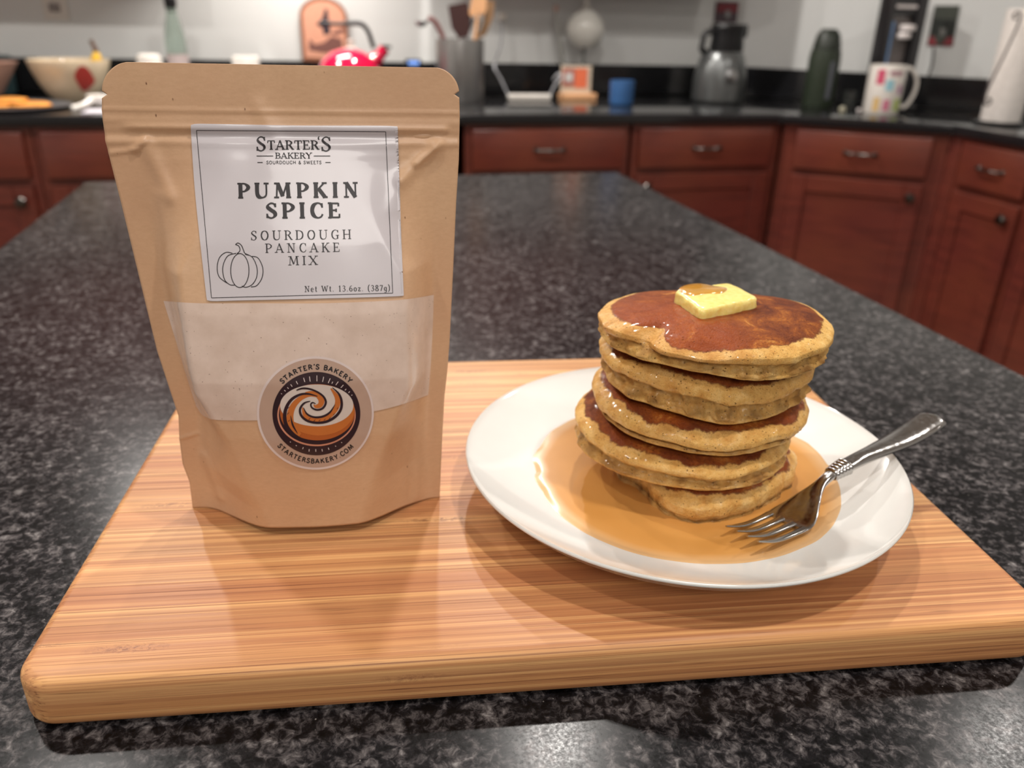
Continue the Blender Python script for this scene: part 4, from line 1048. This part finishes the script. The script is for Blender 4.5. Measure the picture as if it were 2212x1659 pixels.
# tray with cooked golden slices
xa, _ = xz(150, 222, 2.95); xl0, zz = xz(0, 232, 2.92)
TRAYM = plain('tray_grey', (118, 120, 126), .35, metal=.6)
r = B().lathe([(.10, 0), (.13, .002), (.172, .010), (.175, .012), (.172, .013), (.13, .006), (.001, .005)], (xa-.178, 2.985, ZW), 40).make('serving_tray', TRAYM)
tag(r, 'round grey metal tray under the golden pancakes at the left edge', 'tray')
GP = plain('golden_batter', (222, 148, 66), .5, noise_amt=.3, scale=22)
tx = xa-.178
for k, (dx_, dy_, z_, rr_, lab) in enumerate([(-.055, -.025, .0065, .070, 'golden cooked piece lying lowest on the grey tray'), (.040, .012, .0065, .074, 'golden cooked piece at the right end of the grey tray'),
                                               (-.020, .020, .0185, .066, 'golden cooked piece lying on top of the two others on the tray')]):
    bb = B(); n = 40; V = []
    for s_, h in ((.01, .0105), (.7, .0105), (.9, .009), (1, .005), (.95, .001), (.01, 0)):
        for i in range(n):
            a = 2*pi*i/n; q = rr_*s_*(1+.07*cos(3*a+k)+.05*cos(5*a+2*k)); V.append((tx+dx_+q*cos(a), 2.985+dy_+q*sin(a), ZW+z_+h))
    Fc = [(j*n+i, (j+1)*n+i, (j+1)*n+(i+1) % n, j*n+(i+1) % n) for j in range(5) for i in range(n)]
    o = mesh('cooked_pancake', V, Fc, GP); tag(o, lab, 'pancake', 'golden pieces on the grey tray')
# white ladle and spoon rest left of the pouch
sx, sz = xz(205, 205, 2.96)
r = empty('ladle', (sx, 2.96, ZW), 'white ladle lying left of the pouch in front of the cream bowl', 'ladle')
B().lathe([(.001, .003), (.024, .006), (.040, .022), (.044, .040), (.042, .041), (.037, .024), (.02, .010), (.001, .008)], (sx+.010, 2.985, ZW), 28).make('ladle_cup', WHITE, r)
B().tube(catmull([(sx-.062, 2.905, ZW+.008), (sx-.035, 2.925, ZW+.014), (sx-.010, 2.945, ZW+.028), (sx+.004, 2.962, ZW+.038)], 5), .009, 10).make('handle', WHITE, r)
o = B().box(sx-.02, sx+.16, 2.83, 2.93, ZW, ZW+.004, .0018).make('paper_sheet', plain('pale_paper', (222, 218, 226), .6)); tag(o, 'pale sheet lying at the worktop edge beside the pouch', 'paper')
# green glass bottle
Yg = 3.40; bx, bz = xz(375, 60, Yg); _, zt = xz(362, 3, Yg); H = zt-ZW+.012; _, zsh = xz(375, 58, Yg); hs = zsh-ZW; wx0, _ = xz(349, 100, Yg); wx1, _ = xz(396, 100, Yg); R = (wx1-wx0)/2
GG = plain('green_glass', (198, 214, 204), .06, trans=.8, coat=.5, noise_amt=.02)
r = empty('glass_bottle', (bx, Yg, ZW), 'pale green glass bottle with a black stopper behind the pouch', 'bottle')
B().lathe([(.001, 0), (R*.95, .001), (R, .008), (R, hs*.80), (R*.86, hs*.95), (R*.5, hs*1.18), (R*.42, hs*1.32), (R*.42, H-.045), (R*.50, H-.043), (R*.50, H-.034), (R*.40, H-.033)], (bx, Yg, ZW), 28).make('bottle_body', GG, r)
B().lathe([(R*.42, 0), (R*.55, .002), (R*.60, .030), (R*.50, .036), (.001, .037)], (bx, Yg, ZW+H-.034), 20).make('stopper', BLACK, r)
B().lathe([(R+.0008, .03), (R+.0008, hs*.62)], (bx, Yg, ZW), 28, cap=False).make('bottle_label', plain('bottle_paper', (196, 180, 178), .5), r)
# white jar
Yj = 3.25; jx, jz = xz(320, 116, Yj); jh = jz-ZW
r = empty('white_jar', (jx, Yj, ZW), 'squat white jar with a lid just above the left top of the pouch', 'jar')
B().lathe([(.040, 0), (.055, .01), (.062, jh*.5), (.058, jh*.72), (.040, jh*.80), (.001, jh*.80)], (jx, Yj, ZW), 32).make('jar_body', WHITE, r)
B().lathe([(.038, jh*.80), (.042, jh*.83), (.040, jh*.96), (.030, jh), (.001, jh)], (jx, Yj, ZW), 28).make('lid', WHITE, r)
# small white dish on the hob
sx, sz = xz(520, 120, 3.42)
r = B().box(sx-.03, sx+.065, 3.36, 3.46, ZI+.0045, sz, .006, 2).make('butter_dish', WHITE); tag(r, 'small white covered dish on the stove behind the pouch', 'dish')
# wooden Halloween sign
Ys = 3.585; xL, _ = xz(650, 80, Ys); xR, _ = xz(752, 80, Ys); _, zB = xz(700, 128, Ys); _, zTp = xz(700, -6, Ys)
r = empty('arched_sign', ((xL+xR)/2, Ys, ZI+SPL), 'peach arched wooden sign with a dark witch, behind the red kettle', 'sign')
n = 20; w = (xR-xL)/2; cxs = (xL+xR)/2; hz = zTp-w*.75
zb0 = ZI+SPL+.001
def arch(w, zb, hz, hr): return [(cxs-w, zb), (cxs+w, zb)]+[(cxs+w*cos(pi*i/n), hz+hr*sin(pi*i/n)) for i in range(n+1)]
B().prism(arch(w, zb0, hz, w*.75), .014, M2(0, Ys)).make('frame', plain('sign_edge', (150, 96, 70), .6), r, smooth=False)
B().prism(arch(w*.86, zb0+.012, hz, w*.60), .002, M2(0, Ys-.002)).make('painted_face', plain('peach_paint', (226, 164, 136), .6), r, smooth=False)
SIG = plain('sign_black', (58, 48, 58), .6); SIB = plain('sign_brown', (126, 84, 76), .6)
def flat(name, pts, mat, y, root, d=.0012):
    P = [xz(a, b, y) for a, b in pts]; return B().prism(P, d, M2(0, y)).make(name, mat, root, smooth=False)
flat('witch', [(683, 52), (696, 40), (702, 18), (708, 22), (709, 44), (728, 52), (712, 56), (714, 72), (700, 76), (696, 60)], SIG, Ys-.0035, r)
flat('ground_print', [(667, 108), (668, 84), (680, 96), (700, 92), (716, 78), (738, 84), (742, 110), (700, 114)], SIB, Ys-.0035, r)
flat('broom_print', [(716, 70), (742, 60), (745, 68), (722, 76)], SIB, Ys-.0035, r)
# red kettle
Yk = 3.22; kx, kz = xz(752, 104, Yk); ka, _ = xz(688, 134, Yk); kb, _ = xz(816, 134, Yk); R = (kb-ka)/2*1.12; kz0 = ZI+.0065
_, zr_ = xz(752, 134, Yk); kh = kz-kz0
RED = plain('red_enamel', (196, 14, 62), .10, coat=1, noise_amt=.02)
r = empty('kettle', (kx, Yk, kz0), 'glossy red kettle with a black handle on the stove behind the pouch', 'kettle')
B().lathe([(.001, 0), (R*.95, .001), (R*1.0, .01), (R*1.02, kh*.25), (R*.96, kh*.55), (R*.80, kh*.78), (R*.52, kh*.93), (R*.22, kh), (.001, kh)], (kx, Yk, kz0), 48).make('kettle_body', RED, r)
B().lathe([(.022, kh-.001), (.020, kh+.004), (.008, kh+.008), (.008, kh+.014), (.014, kh+.018), (.014, kh+.026), (.001, kh+.03)], (kx+.010, Yk, kz0), 20).make('lid_knob', plain('knob_cream', (214, 206, 196), .3), r)
hp = [(*[xz(a, b, Yk)[0]], Yk, xz(a, b, Yk)[1]) for a, b in ((690, 50), (712, 51), (740, 52), (768, 50), (785, 55), (796, 70), (802, 88), (808, 104))]
B().tube(catmull(hp, 5), [.007]*10+[.0085]*26, 10).make('handle', BLACK, r)
B().tube(catmull([(xz(806, 128, Yk)[0], Yk, xz(806, 132, Yk)[1]), (xz(820, 120, Yk)[0], Yk, xz(820, 120, Yk)[1]), (xz(832, 108, Yk)[0], Yk, xz(832, 104, Yk)[1])], 4), [.026]*4+[.020]*5, 14).make('spout', RED, r)
B().lathe([(.021, 0), (.022, .008), (.001, .012)], (xz(833, 106, Yk)[0], Yk, xz(833, 104, Yk)[1]), 16).make('spout_cap', BLACK, r)
# stove display
q = N('display_glow'); q.set(Base_Color=(.05, .1, .3), Emission_Color=(.25, .45, 1.0), Emission_Strength=1.2)
dx0, dz0 = xz(882, 136, 3.56); dx1, _ = xz(905, 136, 3.56)
r = empty('timer', ((dx0+dx1)/2, 3.56, ZI+.0045), 'small black timer with a blue lit display left of the utensil crock', 'timer')
B().box(dx0-.01, dx1+.01, 3.562, 3.59, ZI+.0045, dz0+.014, .002).make('timer_case', BLACK, r, smooth=False)
B().box(dx0, dx1, 3.560, 3.5615, dz0-.006, dz0+.008).make('display', q.m, r, smooth=False)
# crock with utensils
Yc = 3.22; c0, _ = xz(943, 150, Yc); c1, _ = xz(1044, 150, Yc); _, ct_ = xz(995, 84, Yc); R = (c1-c0)/2; ccx = (c0+c1)/2; ch = ct_-ZW
r = empty('utensil_crock', (ccx, Yc, ZW), 'tall brushed metal crock full of cooking utensils', 'crock')
B().lathe([(.001, 0), (R*.98, .001), (R, .006), (R, ch-.004), (R*.99, ch), (R*.95, ch-.002), (R*.95, .01), (.001, .01)], (ccx, Yc, ZW), 44).make('crock_body', plain('crock_metal', (150, 148, 146), .34, metal=.85), r)
DW = plain('dark_wood_spoon', (62, 36, 34), .5); LW = plain('light_wood_spoon', (226, 172, 126), .5); OW = plain('olive_wood_spoon', (146, 112, 80), .5)
def pt(px, py, y=Yc): q = xz(px, py, y); return (q[0], y, q[1])
def board_px(name, label, pts, y, th, mat, stem, cat='spoon'):
    r_ = empty(name, (ccx, y, ZW+.012), label, cat)
    P = [xz(a, b, y) for a, b in pts]; B().prism(P, th, M2(0, y)).make('blade', mat, r_, smooth=False)
    s0 = pt(*stem, y+th/2) if False else (xz(*stem, y)[0], y+th/2, xz(*stem, y)[1])
    e = (ccx+(s0[0]-ccx)*.35, Yc+(y-Yc)*.4, ZW+.016)
    B().tube([s0, e], .006, 8).make('handle', mat, r_)
board_px('wooden_spatula', 'broad dark brown wooden spatula standing in the metal crock', [(968, 12), (1010, 4), (1018, 40), (1012, 78), (992, 84), (976, 60)], Yc-.012, .007, DW, (994, 76), 'spatula')
board_px('wooden_spoon', 'pale wooden spoon with a forked bright head in the metal crock', [(1022, -12), (1052, -12), (1050, 22), (1042, 34), (1034, 24), (1022, 38), (1014, 30)], Yc-.026, .008, LW, (1034, 26))
board_px('wooden_turner', 'olive brown wooden turner leaning right in the metal crock', [(1050, 0), (1068, 2), (1066, 36), (1048, 78), (1032, 80), (1044, 50)], Yc-.002, .006, OW, (1036, 70), 'turner')
r_ = empty('ladle', (ccx-.02, Yc, ZW+.012), 'metal ladle with a reddish handle leaning left out of the crock', 'ladle')
B().tube(catmull([pt(924, 40), pt(938, 46), pt(952, 70), pt(962, 100), (ccx-.02, Yc, ZW+.02)], 5), .009, 10).make('handle', plain('ladle_grip', (116, 66, 64), .45), r_)
p = pt(910, 46); B().lathe([(.001, -.020), (.018, -.014), (.024, 0), (.022, .002), (.001, -.012)], p, 20).make('ladle_cup', CHROME, r_)
r_ = empty('tongs', (ccx+.01, Yc-.02, ZW+.012), 'dark metal tongs between the wooden spoons in the crock', 'tongs')
for a, b in (((1024, 40), (1006, 80)), ((1036, 44), (1026, 82))):
    B().tube([pt(*a, Yc+.022), pt(*b, Yc+.020), (ccx+.03, Yc+.02, ZW+.018)], .006, 8).make('arm', plain('tongs_metal', (86, 88, 90), .35, metal=.7), r_)
# power adapter and white cable
Ya = 3.30; ax0, _ = xz(1096, 195, Ya); ax1, az = xz(1190, 185, Ya)
r = empty('power_adapter', ((ax0+ax1)/2, Ya, ZW), 'white power adapter lying on the worktop with its cable going up', 'adapter')
B().box(ax0, ax1, Ya-.02, Ya+.02, ZW, ZW+.024, .008, 3).make('adapter_body', WHITE, r)
CAB = plain('white_cable', (176, 176, 180), .4)
B().tube(catmull([(ax0+.005, Ya, ZW+.014), pt(1082, 172, Ya), pt(1068, 145, Ya+.03), pt(1074, 120, YB-.06), pt(1082, 95, YB-.03), pt(1084, 60, YB-.02), pt(1082, 38, YB-.02)], 6), .0045, 8).make('cable', CAB, r)
B().box(xz(1074, 30, YB)[0], xz(1092, 30, YB)[0], YB-.03, YB-.001, xz(1080, 46, YB)[1], xz(1080, 26, YB)[1], .006, 2).make('plug', WHITE, r)
B().tube(catmull([(ax1-.004, Ya, ZW+.014), pt(1200, 182, Ya-.02), pt(1212, 168, Ya-.03), pt(1206, 160, Ya-.02), pt(1196, 172, Ya)], 5), .0045, 8).make('cable', CAB, r)
# weather glass on a small wooden stand
Yw = 3.32; b0, _ = xz(1208, 195, Yw); b1, bt_ = xz(1286, 186, Yw)
r = empty('display_stand', ((b0+b1)/2, Yw, ZW), 'small wooden stand holding an orange and white card', 'stand')
B().box(b0, b1, Yw-.03, Yw+.02, ZW, ZW+.026, .004, 2).make('stand_base', LW, r)
cx0, cz1 = xz(1212, 141, Yw); cx1, _ = xz(1278, 141, Yw)
B().box(cx0, cx1, Yw-.006, Yw-.002, ZW+.0255, cz1, .001).make('card', plain('card_cream', (206, 190, 170), .6), r, smooth=False)
cw = cx1-cx0; chh = cz1-ZW-.026
B().box(cx0+cw*.05, cx0+cw*.45, Yw-.0078, Yw-.0065, ZW+.03+chh*.22, cz1-chh*.10).make('card_print', plain('print_red', (176, 100, 86), .6), r, smooth=False)
B().box(cx0+cw*.46, cx0+cw*.86, Yw-.0078, Yw-.0065, ZW+.03+chh*.16, cz1-chh*.10).make('card_print', plain('print_orange', (232, 116, 78), .6), r, smooth=False)
B().box(cx0+cw*.12, cx0+cw*.38, Yw-.0090, Yw-.0080, ZW+.03+chh*.38, cz1-chh*.26).make('card_print', plain('print_pale', (206, 202, 198), .6), r, smooth=False)
Yv = 3.50
r = empty('weather_glass', (xz(1255, 100, Yv)[0], Yv, ZW), 'white glass globe with a thin glass tube beside it, behind the orange card', 'ornament')
gx, gz = xz(1264, 65, Yv); g0, _ = xz(1224, 65, Yv); g1, _ = xz(1305, 65, Yv); R = (g1-g0)/2
GLB = plain('milky_glass', (226, 224, 216), .2, coat=.5, noise_amt=.02)
B().lathe([(.001, -R*.62), (R*.25, -R*.72), (R*.5, -R*.80), (R*.82, -R*.5), (R, 0), (R*.9, R*.42), (R*.6, R*.78), (R*.25, R*1.02), (R*.12, R*1.25), (R*.10, R*1.6), (.001, R*1.62)], (gx, Yv, gz), 36).make('globe', GLB, r)
B().lathe([(R*.2, -.01), (R*.26, 0), (R*.2, .012), (.001, .014)], (gx+.001, Yv, gz+R*1.62), 16).make('stopper', plain('cork_pink', (176, 152, 148), .6), r)
B().tube([(gx, Yv, gz-R*.62), (gx, Yv, ZW+.012)], .006, 10).make('stem', plain('dull_glass', (104, 108, 106), .2), r)
t0, t1 = pt(1201, 24, Yv), pt(1216, 135, Yv)
B().tube([t0, ((t0[0]+t1[0])/2, Yv, (t0[2]+t1[2])/2), t1, (t1[0]+.006, Yv, ZW+.012)], [.008, .008, .009, .006], 12).make('tube', plain('tube_glass', (150, 150, 144), .15, coat=.5), r)
B().lathe([(.010, 0), (.011, .016), (.006, .022), (.001, .023)], t0, 14).make('tube_stopper', plain('cork', (206, 172, 160), .6), r)
B().lathe([(.001, 0), (.058, .001), (.058, .010), (.052, .012), (.001, .012)], ((gx+t1[0])/2+.012, Yv, ZW), 32).make('foot', BLACK, r)
# blue cup
Ybl = 3.10; u0, _ = xz(1318, 200, Ybl); u1, uz = xz(1370, 174, Ybl); R = (u1-u0)/2
o = B().lathe([(.001, 0), (R*.86, .001), (R*.95, .006), (R, (uz-ZW)*.9), (R*.96, uz-ZW), (R*.88, uz-ZW-.002), (R*.84, .006), (.001, .006)], ((u0+u1)/2, Ybl, ZW), 32).make('blue_cup', plain('blue_plastic', (44, 84, 132), .4))
tag(o, 'small blue cup on the black worktop, right of the orange card', 'cup')
# grey motor base with black jar: blender
Yl = 3.22; l0, _ = xz(1502, 180, Yl); l1, lz = xz(1614, 112, Yl); R = (l1-l0)/2; lx = (l0+l1)/2; lh = lz-ZW
r = empty('blender', (lx, Yl, ZW), 'blender with a grey metal base and black jar by the wall corner', 'blender')
GB = plain('blender_grey', (104, 106, 106), .3, metal=.7)
B().lathe([(.001, 0), (R*.92, .001), (R, .012), (R, lh*.45), (R*.92, lh*.72), (R*.78, lh*.96), (R*.70, lh), (.001, lh)], (lx, Yl, ZW), 40).make('motor_base', GB, r)
kp = pt(1580, 165, Yl-R); 
B().lathe([(.026, 0), (.026, .008), (.019, .012), (.017, .026), (.001, .028)], (kp[0], Yl-R*.96, kp[2]), 24, M=Matrix.Rotation(pi/2, 4, 'X')).make('dial', CHROME, r)
jt = xz(1570, 52, Yl)[1]; jh = jt-ZW-lh
B().lathe([(R*.62, 0), (R*.64, .01), (R*.60, jh*.5), (R*.66, jh*.9), (R*.60, jh), (.001, jh)], (lx+.012, Yl, ZW+lh), 32).make('jar', BLACK, r)
B().tube(catmull([pt(1545, 66, Yl-.01), pt(1524, 72, Yl-.01), pt(1518, 92, Yl-.01), pt(1516, 108, Yl-.01), pt(1528, 112, Yl-.01)], 5), .011, 10).make('handle', BLACK, r)
B().box(xz(1590, 60, Yl)[0], xz(1610, 60, Yl)[0], Yl-.03, Yl+.02, xz(1600, 82, Yl)[1], xz(1600, 52, Yl)[1], .008, 2).make('jar_spout', BLACK, r)
# framed switch plate above the blender
s0, st = xz(1546, 2, YB); s1, sb = xz(1590, 50, YB)
r = empty('switch_plate', ((s0+s1)/2, YB-.004, sb), 'dark red patterned switch plate on the wall above the blender', 'switch plate')
B().box(s0, s1, YB-.009, YB-.001, sb, st, .003).make('plate', plain('plate_plum', (84, 70, 76), .5), r, smooth=False)
B().box(s0+.006, s1-.004, YB-.0115, YB-.0095, st-.045, st-.008, .001).make('printed_band', plain('print_wine', (124, 48, 56), .5), r, smooth=False)
B().box((s0+s1)/2-.010, (s0+s1)/2+.014, YB-.018, YB-.0095, sb+.02, sb+.05, .003).make('toggle', plain('toggle_grey', (150, 150, 150), .4), r, smooth=False)
# green water bottle
Yo = 3.02; o0, _ = xz(1742, 190, Yo); o1, _ = xz(1800, 190, Yo); R = (o1-o0)/2; ox = (o0+o1)/2; oz = xz(1782, 62, Yo)[1]-ZW
r = empty('water_bottle', (ox, Yo, ZW), 'dark olive green bottle with a domed cap before the angled wall', 'bottle')
OG = plain('olive_green', (46, 54, 42), .35)
B().lathe([(.001, 0), (R*.94, .001), (R, .01), (R, oz*.62), (R*.93, oz*.74), (.001, oz*.745)], (ox, Yo, ZW), 32).make('bottle_body', OG, r)
B().lathe([(R*.88, oz*.745), (R*.86, oz*.80), (R*.72, oz*.93), (R*.45, oz), (.001, oz)], (ox, Yo, ZW), 32).make('cap', plain('cap_green', (38, 44, 36), .4), r)
B().box(ox-.009, ox+.009, Yo-R-.0012, Yo-R+.004, ZW+oz*.12, ZW+oz*.6, .001).make('bottle_print', plain('print_slate', (92, 94, 102), .4), r, smooth=False)
# tall black drinks machine
Yd = 2.93; d0, _ = xz(1898, 150, Yd); d1, _ = xz(1978, 150, Yd); dz1 = xz(1940, -30, Yd)[1]
r = empty('drinks_machine', ((d0+d1)/2, Yd, ZW), 'tall black drinks machine with a glass column behind the printed mug', 'drinks machine')
MB_ = plain('machine_black', (36, 34, 36), .3, coat=.3); WM = plain('machine_white', (232, 224, 222), .25)
B().box(d0, d0+.024, Yd, Yd+.07, ZW+.026, dz1, .006, 2).make('column', MB_, r)
B().box(d1-.042, d1, Yd, Yd+.07, ZW+.026, dz1, .006, 2).make('column', MB_, r)
B().box(d0, d1, Yd-.05, Yd+.08, ZW, ZW+.0255, .006, 2).make('machine_base', MB_, r)
zq = xz(1940, 34, Yd)[1]
B().box(d0+.0245, d1-.0425, Yd+.012, Yd+.065, zq, dz1, .004).make('machine_head', MB_, r)
B().box(d0+.026, d1-.044, Yd+.03, Yd+.034, ZW+.027, zq-.001, .001).make('window_panel', plain('panel_grey', (112, 104, 102), .2), r)
B().box(d0+.030, d0+.048, Yd+.018, Yd+.0285, ZW+.027, zq-.02, .003).make('water_strip', plain('strip_blue', (120, 158, 204), .3), r)
zc_ = xz(1938, 68, Yd)[1]
B().lathe([(.001, -.012), (.027, -.010), (.030, 0), (.027, .010), (.001, .012)], ((d0+d1)/2, Yd-.010, zc_+.014), 24).make('nozzle', WM, r)
B().lathe([(.001, -.012), (.022, -.010), (.026, 0), (.022, .010), (.001, .012)], ((d0+d1)/2-.012, Yd-.014, zc_-.014), 24).make('nozzle_tip', WM, r)
zs_ = xz(1950, 14, Yd)[1]
B().box(d0+.03, d1-.044, Yd+.006, Yd+.0115, zs_-.006, zs_+.006, .002).make('badge', WM, r)
# mug with printed patches
Ym = 2.78; m0, _ = xz(1880, 185, Ym); m1, _ = xz(1944, 185, Ym); mz = xz(1912, 140, Ym)[1]; R = (m1-m0)/2*1.02; mx = (m0+m1)/2; mh = mz-ZW
r = empty('mug', (mx, Ym, ZW), 'white mug with bright coloured prints and a large handle', 'mug')
B().lathe([(.001, 0), (R*.93, .001), (R*.98, .006), (R, mh*.5), (R, mh-.002), (R*.985, mh), (R*.93, mh-.002), (R*.92, .01), (.001, .008)], (mx, Ym, ZW), 40).make('mug_body', WHITE, r)
ha = pi*.02; hd = Vector((cos(-.12), sin(-.12), 0)); c_ = Vector((mx, Ym, ZW))
B().tube(catmull([tuple(c_+hd*(R*.96)+Vector((0, 0, mh*.90))), tuple(c_+hd*(R*1.35)+Vector((0, 0, mh*.93))), tuple(c_+hd*(R*1.85)+Vector((0, 0, mh*.72))), tuple(c_+hd*(R*1.86)+Vector((0, 0, mh*.42))), tuple(c_+hd*(R*1.45)+Vector((0, 0, mh*.15))), tuple(c_+hd*(R*.96)+Vector((0, 0, mh*.20)))], 6), .0075, 10).make('handle', WHITE, r)
for a0, a1, h0, h1, c in ((-2.2, -1.75, .50, .72, (128, 186, 200)), (-1.45, -1.2, .44, .62, (150, 70, 130)), (-1.55, -1.1, .10, .34, (160, 178, 74)), (-2.15, -1.8, .10, .32, (190, 84, 112)), (-2.7, -2.35, .08, .36, (206, 160, 84)), (-2.75, -2.3, .62, .92, (196, 46, 80)), (-2.1, -1.3, .80, .90, (160, 112, 122))):
    V = []; Fc = []; n = 8
    for i in range(n+1):
        a = a0+(a1-a0)*i/n
        for h in (h0, h1): V.append((mx+(R+.0006)*cos(a), Ym+(R+.0006)*sin(a), ZW+mh*h))
    for i in range(n): Fc.append((2*i, 2*i+2, 2*i+3, 2*i+1))
    mesh('print', V, Fc, plain('mug_print', tuple(min(255, int(v*.8+50)) for v in c), .3), r)
# small white tealights left of the mug
for i, (px, py, lab) in enumerate(((1861, 211, 'tiny white ball beside the left side of the printed mug'), (1825, 207, 'tiny pale tealight between the green bottle and the mug'))):
    x_, _ = xz(px, py, 2.84); rr_ = .0085 if i == 0 else .013
    o = B().lathe([(.001, 0), (rr_*.7, .001), (rr_, rr_*.7), (rr_*.8, rr_*1.4), (.001, rr_*1.7)], (x_, 2.84, ZW), 18).make('white_pebble' if i == 0 else 'tealight', WM if i == 0 else plain('cap_beige', (176, 172, 150), .4)); tag(o, lab, 'ornament' if i == 0 else 'candle')
# clear glass left of the mug
o = B().lathe([(.001, 0), (.024, .001), (.028, .07), (.0268, .07), (.0225, .004), (.001, .004)], (xz(1838, 200, 2.92)[0], 2.92, ZW), 28).make('drinking_glass', plain('clear_glass', (235, 240, 238), .03, trans=1, noise_amt=0)); tag(o, 'small clear glass between the green bottle and the printed mug', 'glass')
# night light plate on the angled wall
def wall_pt(px, py, off=.0):
    d = ray(px, py); P0 = W1+nrm*off; t = (P0-CAMP).dot(nrm)/d.dot(nrm); return CAMP+d*t
r = empty('picture_plate', tuple(wall_pt(2040, 60)), 'small dark picture plate with red corners on the angled wall', 'picture')
def wquad(name, pts, off, th, mat):
    P = [wall_pt(a, b, off) for a, b in pts]; Q = [p-nrm*th*-1 for p in P]; n = len(P)
    mesh(name, [tuple(p) for p in P+Q], [tuple(range(n)), tuple(range(2*n-1, n-1, -1))]+[(i, i+n, (i+1) % n+n, (i+1) % n) for i in range(n)], mat, r, smooth=False)
wquad('plate', [(2020, 12), (2074, 12), (2058, 100), (2003, 98)], .002, .006, plain('plate_green', (70, 74, 66), .5))
wquad('print', [(2016, 40), (2066, 42), (2060, 80), (2010, 76)], .0085, .001, plain('print_dark', (40, 44, 40), .5))
wquad('print', [(2007, 78), (2018, 80), (2024, 98), (2003, 97)], .0085, .001, plain('print_red_corner', (138, 50, 58), .5))
wquad('print', [(2046, 82), (2060, 78), (2057, 99), (2033, 98)], .0085, .001, plain('print_red_corner', (138, 50, 58), .5))
wquad('print', [(2032, 60), (2044, 62), (2042, 78), (2030, 78)], .0098, .001, plain('print_pale_grey', (128, 128, 124), .5))
cpts = [wall_pt(2017, 102, .012), wall_pt(2016, 120, .012), wall_pt(2013, 142, .014), wall_pt(2006, 162, .030)]
B().tube(catmull([tuple(p) for p in cpts], 4), .004, 8).make('cord', BLACK, r)
# kitchen roll on a scrolled iron stand
Yr = 2.42; q0 = at_y(2140, 235, Yr); Rr = .062; rx = xz(2142, 200, Yr)[0]+Rr; rt = xz(2180, 18, Yr)[1]
r = empty('paper_towel_holder', (rx, Yr, ZW), 'scrolled iron kitchen roll stand at the right edge', 'stand')
IRON = plain('wrought_iron', (74, 66, 66), .4, metal=.6)
B().lathe([(.001, 0), (.08, .001), (.082, .010), (.07, .014), (.001, .014)], (rx, Yr, ZW), 36).make('base', BLACK, r)
B().tube([(rx, Yr, ZW+.013), (rx, Yr, rt+.03)], .006, 10).make('post', IRON, r)
def scroll(x0_, z0_, x1_, z1_, turn):
    y_ = Yr-Rr-.010; P = []
    def sp(cx_, cz_, r0, a0, a1, n=14): return [(cx_+r0*(1-.65*i/n)*cos(a0+(a1-a0)*i/n), y_, cz_+r0*(1-.65*i/n)*sin(a0+(a1-a0)*i/n)) for i in range(n+1)]
    up_ = list(reversed(sp(x1_-.016, z1_, .016, 0, 1.6*pi))); dn_ = sp(x0_+.016, z0_, .016, pi, 2.7*pi)
    return up_+catmull([up_[-1], (x1_-.002, y_, z1_-.03), ((x0_+x1_)/2, y_, (z0_+z1_)/2), (x0_+.001, y_, z0_+.035), dn_[0]], 6)[1:]+dn_[1:]
yf = Yr-Rr-.010; xa_, za_ = xz(2126, 218, yf); xb_, zb_ = xz(2204, 36, yf)
B().tube(scroll(xa_, max(za_, ZW+.03), xb_, zb_, 1), .0036, 8).make('scroll', IRON, r)
o = B().lathe([(.020, .0145), (Rr*.98, .0148), (Rr, .018), (Rr, rt-ZW-.004), (Rr*.98, rt-ZW), (.020, rt-ZW), (.020, .0145)], (rx, Yr, ZW), 48, cap=False).make('paper_roll', plain('kitchen_paper', (232, 226, 220), .85)); tag(o, 'thick white kitchen roll on the iron stand at the right edge', 'kitchen roll')
# ceiling downlight trims and the body of the added fill light behind the camera
DL = ['over the left middle of the island', 'over the right middle of the island', 'over the aisle before the utensil crock', 'over the aisle right of the island', 'over the aisle before the cream bowl',
      'over the near left end of the island', 'over the near right end of the island', 'right of the near end of the island', 'nearest the left wall']
for (x, y, p), lab in zip(LAMPS, DL):
    o = B().lathe([(.052, -.001), (.080, -.001), (.082, -.006), (.070, -.010), (.052, -.003), (.052, -.001)], (x, y, CEIL), 28, cap=False).make('downlight', WHITE); tag(o, 'white round ceiling downlight '+lab, 'ceiling light', 'recessed downlights in the ceiling')
o = B().box(-.80, .50, -2.40, -1.10, CEIL-.07, CEIL-.001, .01).make('fill_panel', WHITE); tag(o, 'large square fill panel added out of view behind the near end of the island', 'ceiling light')
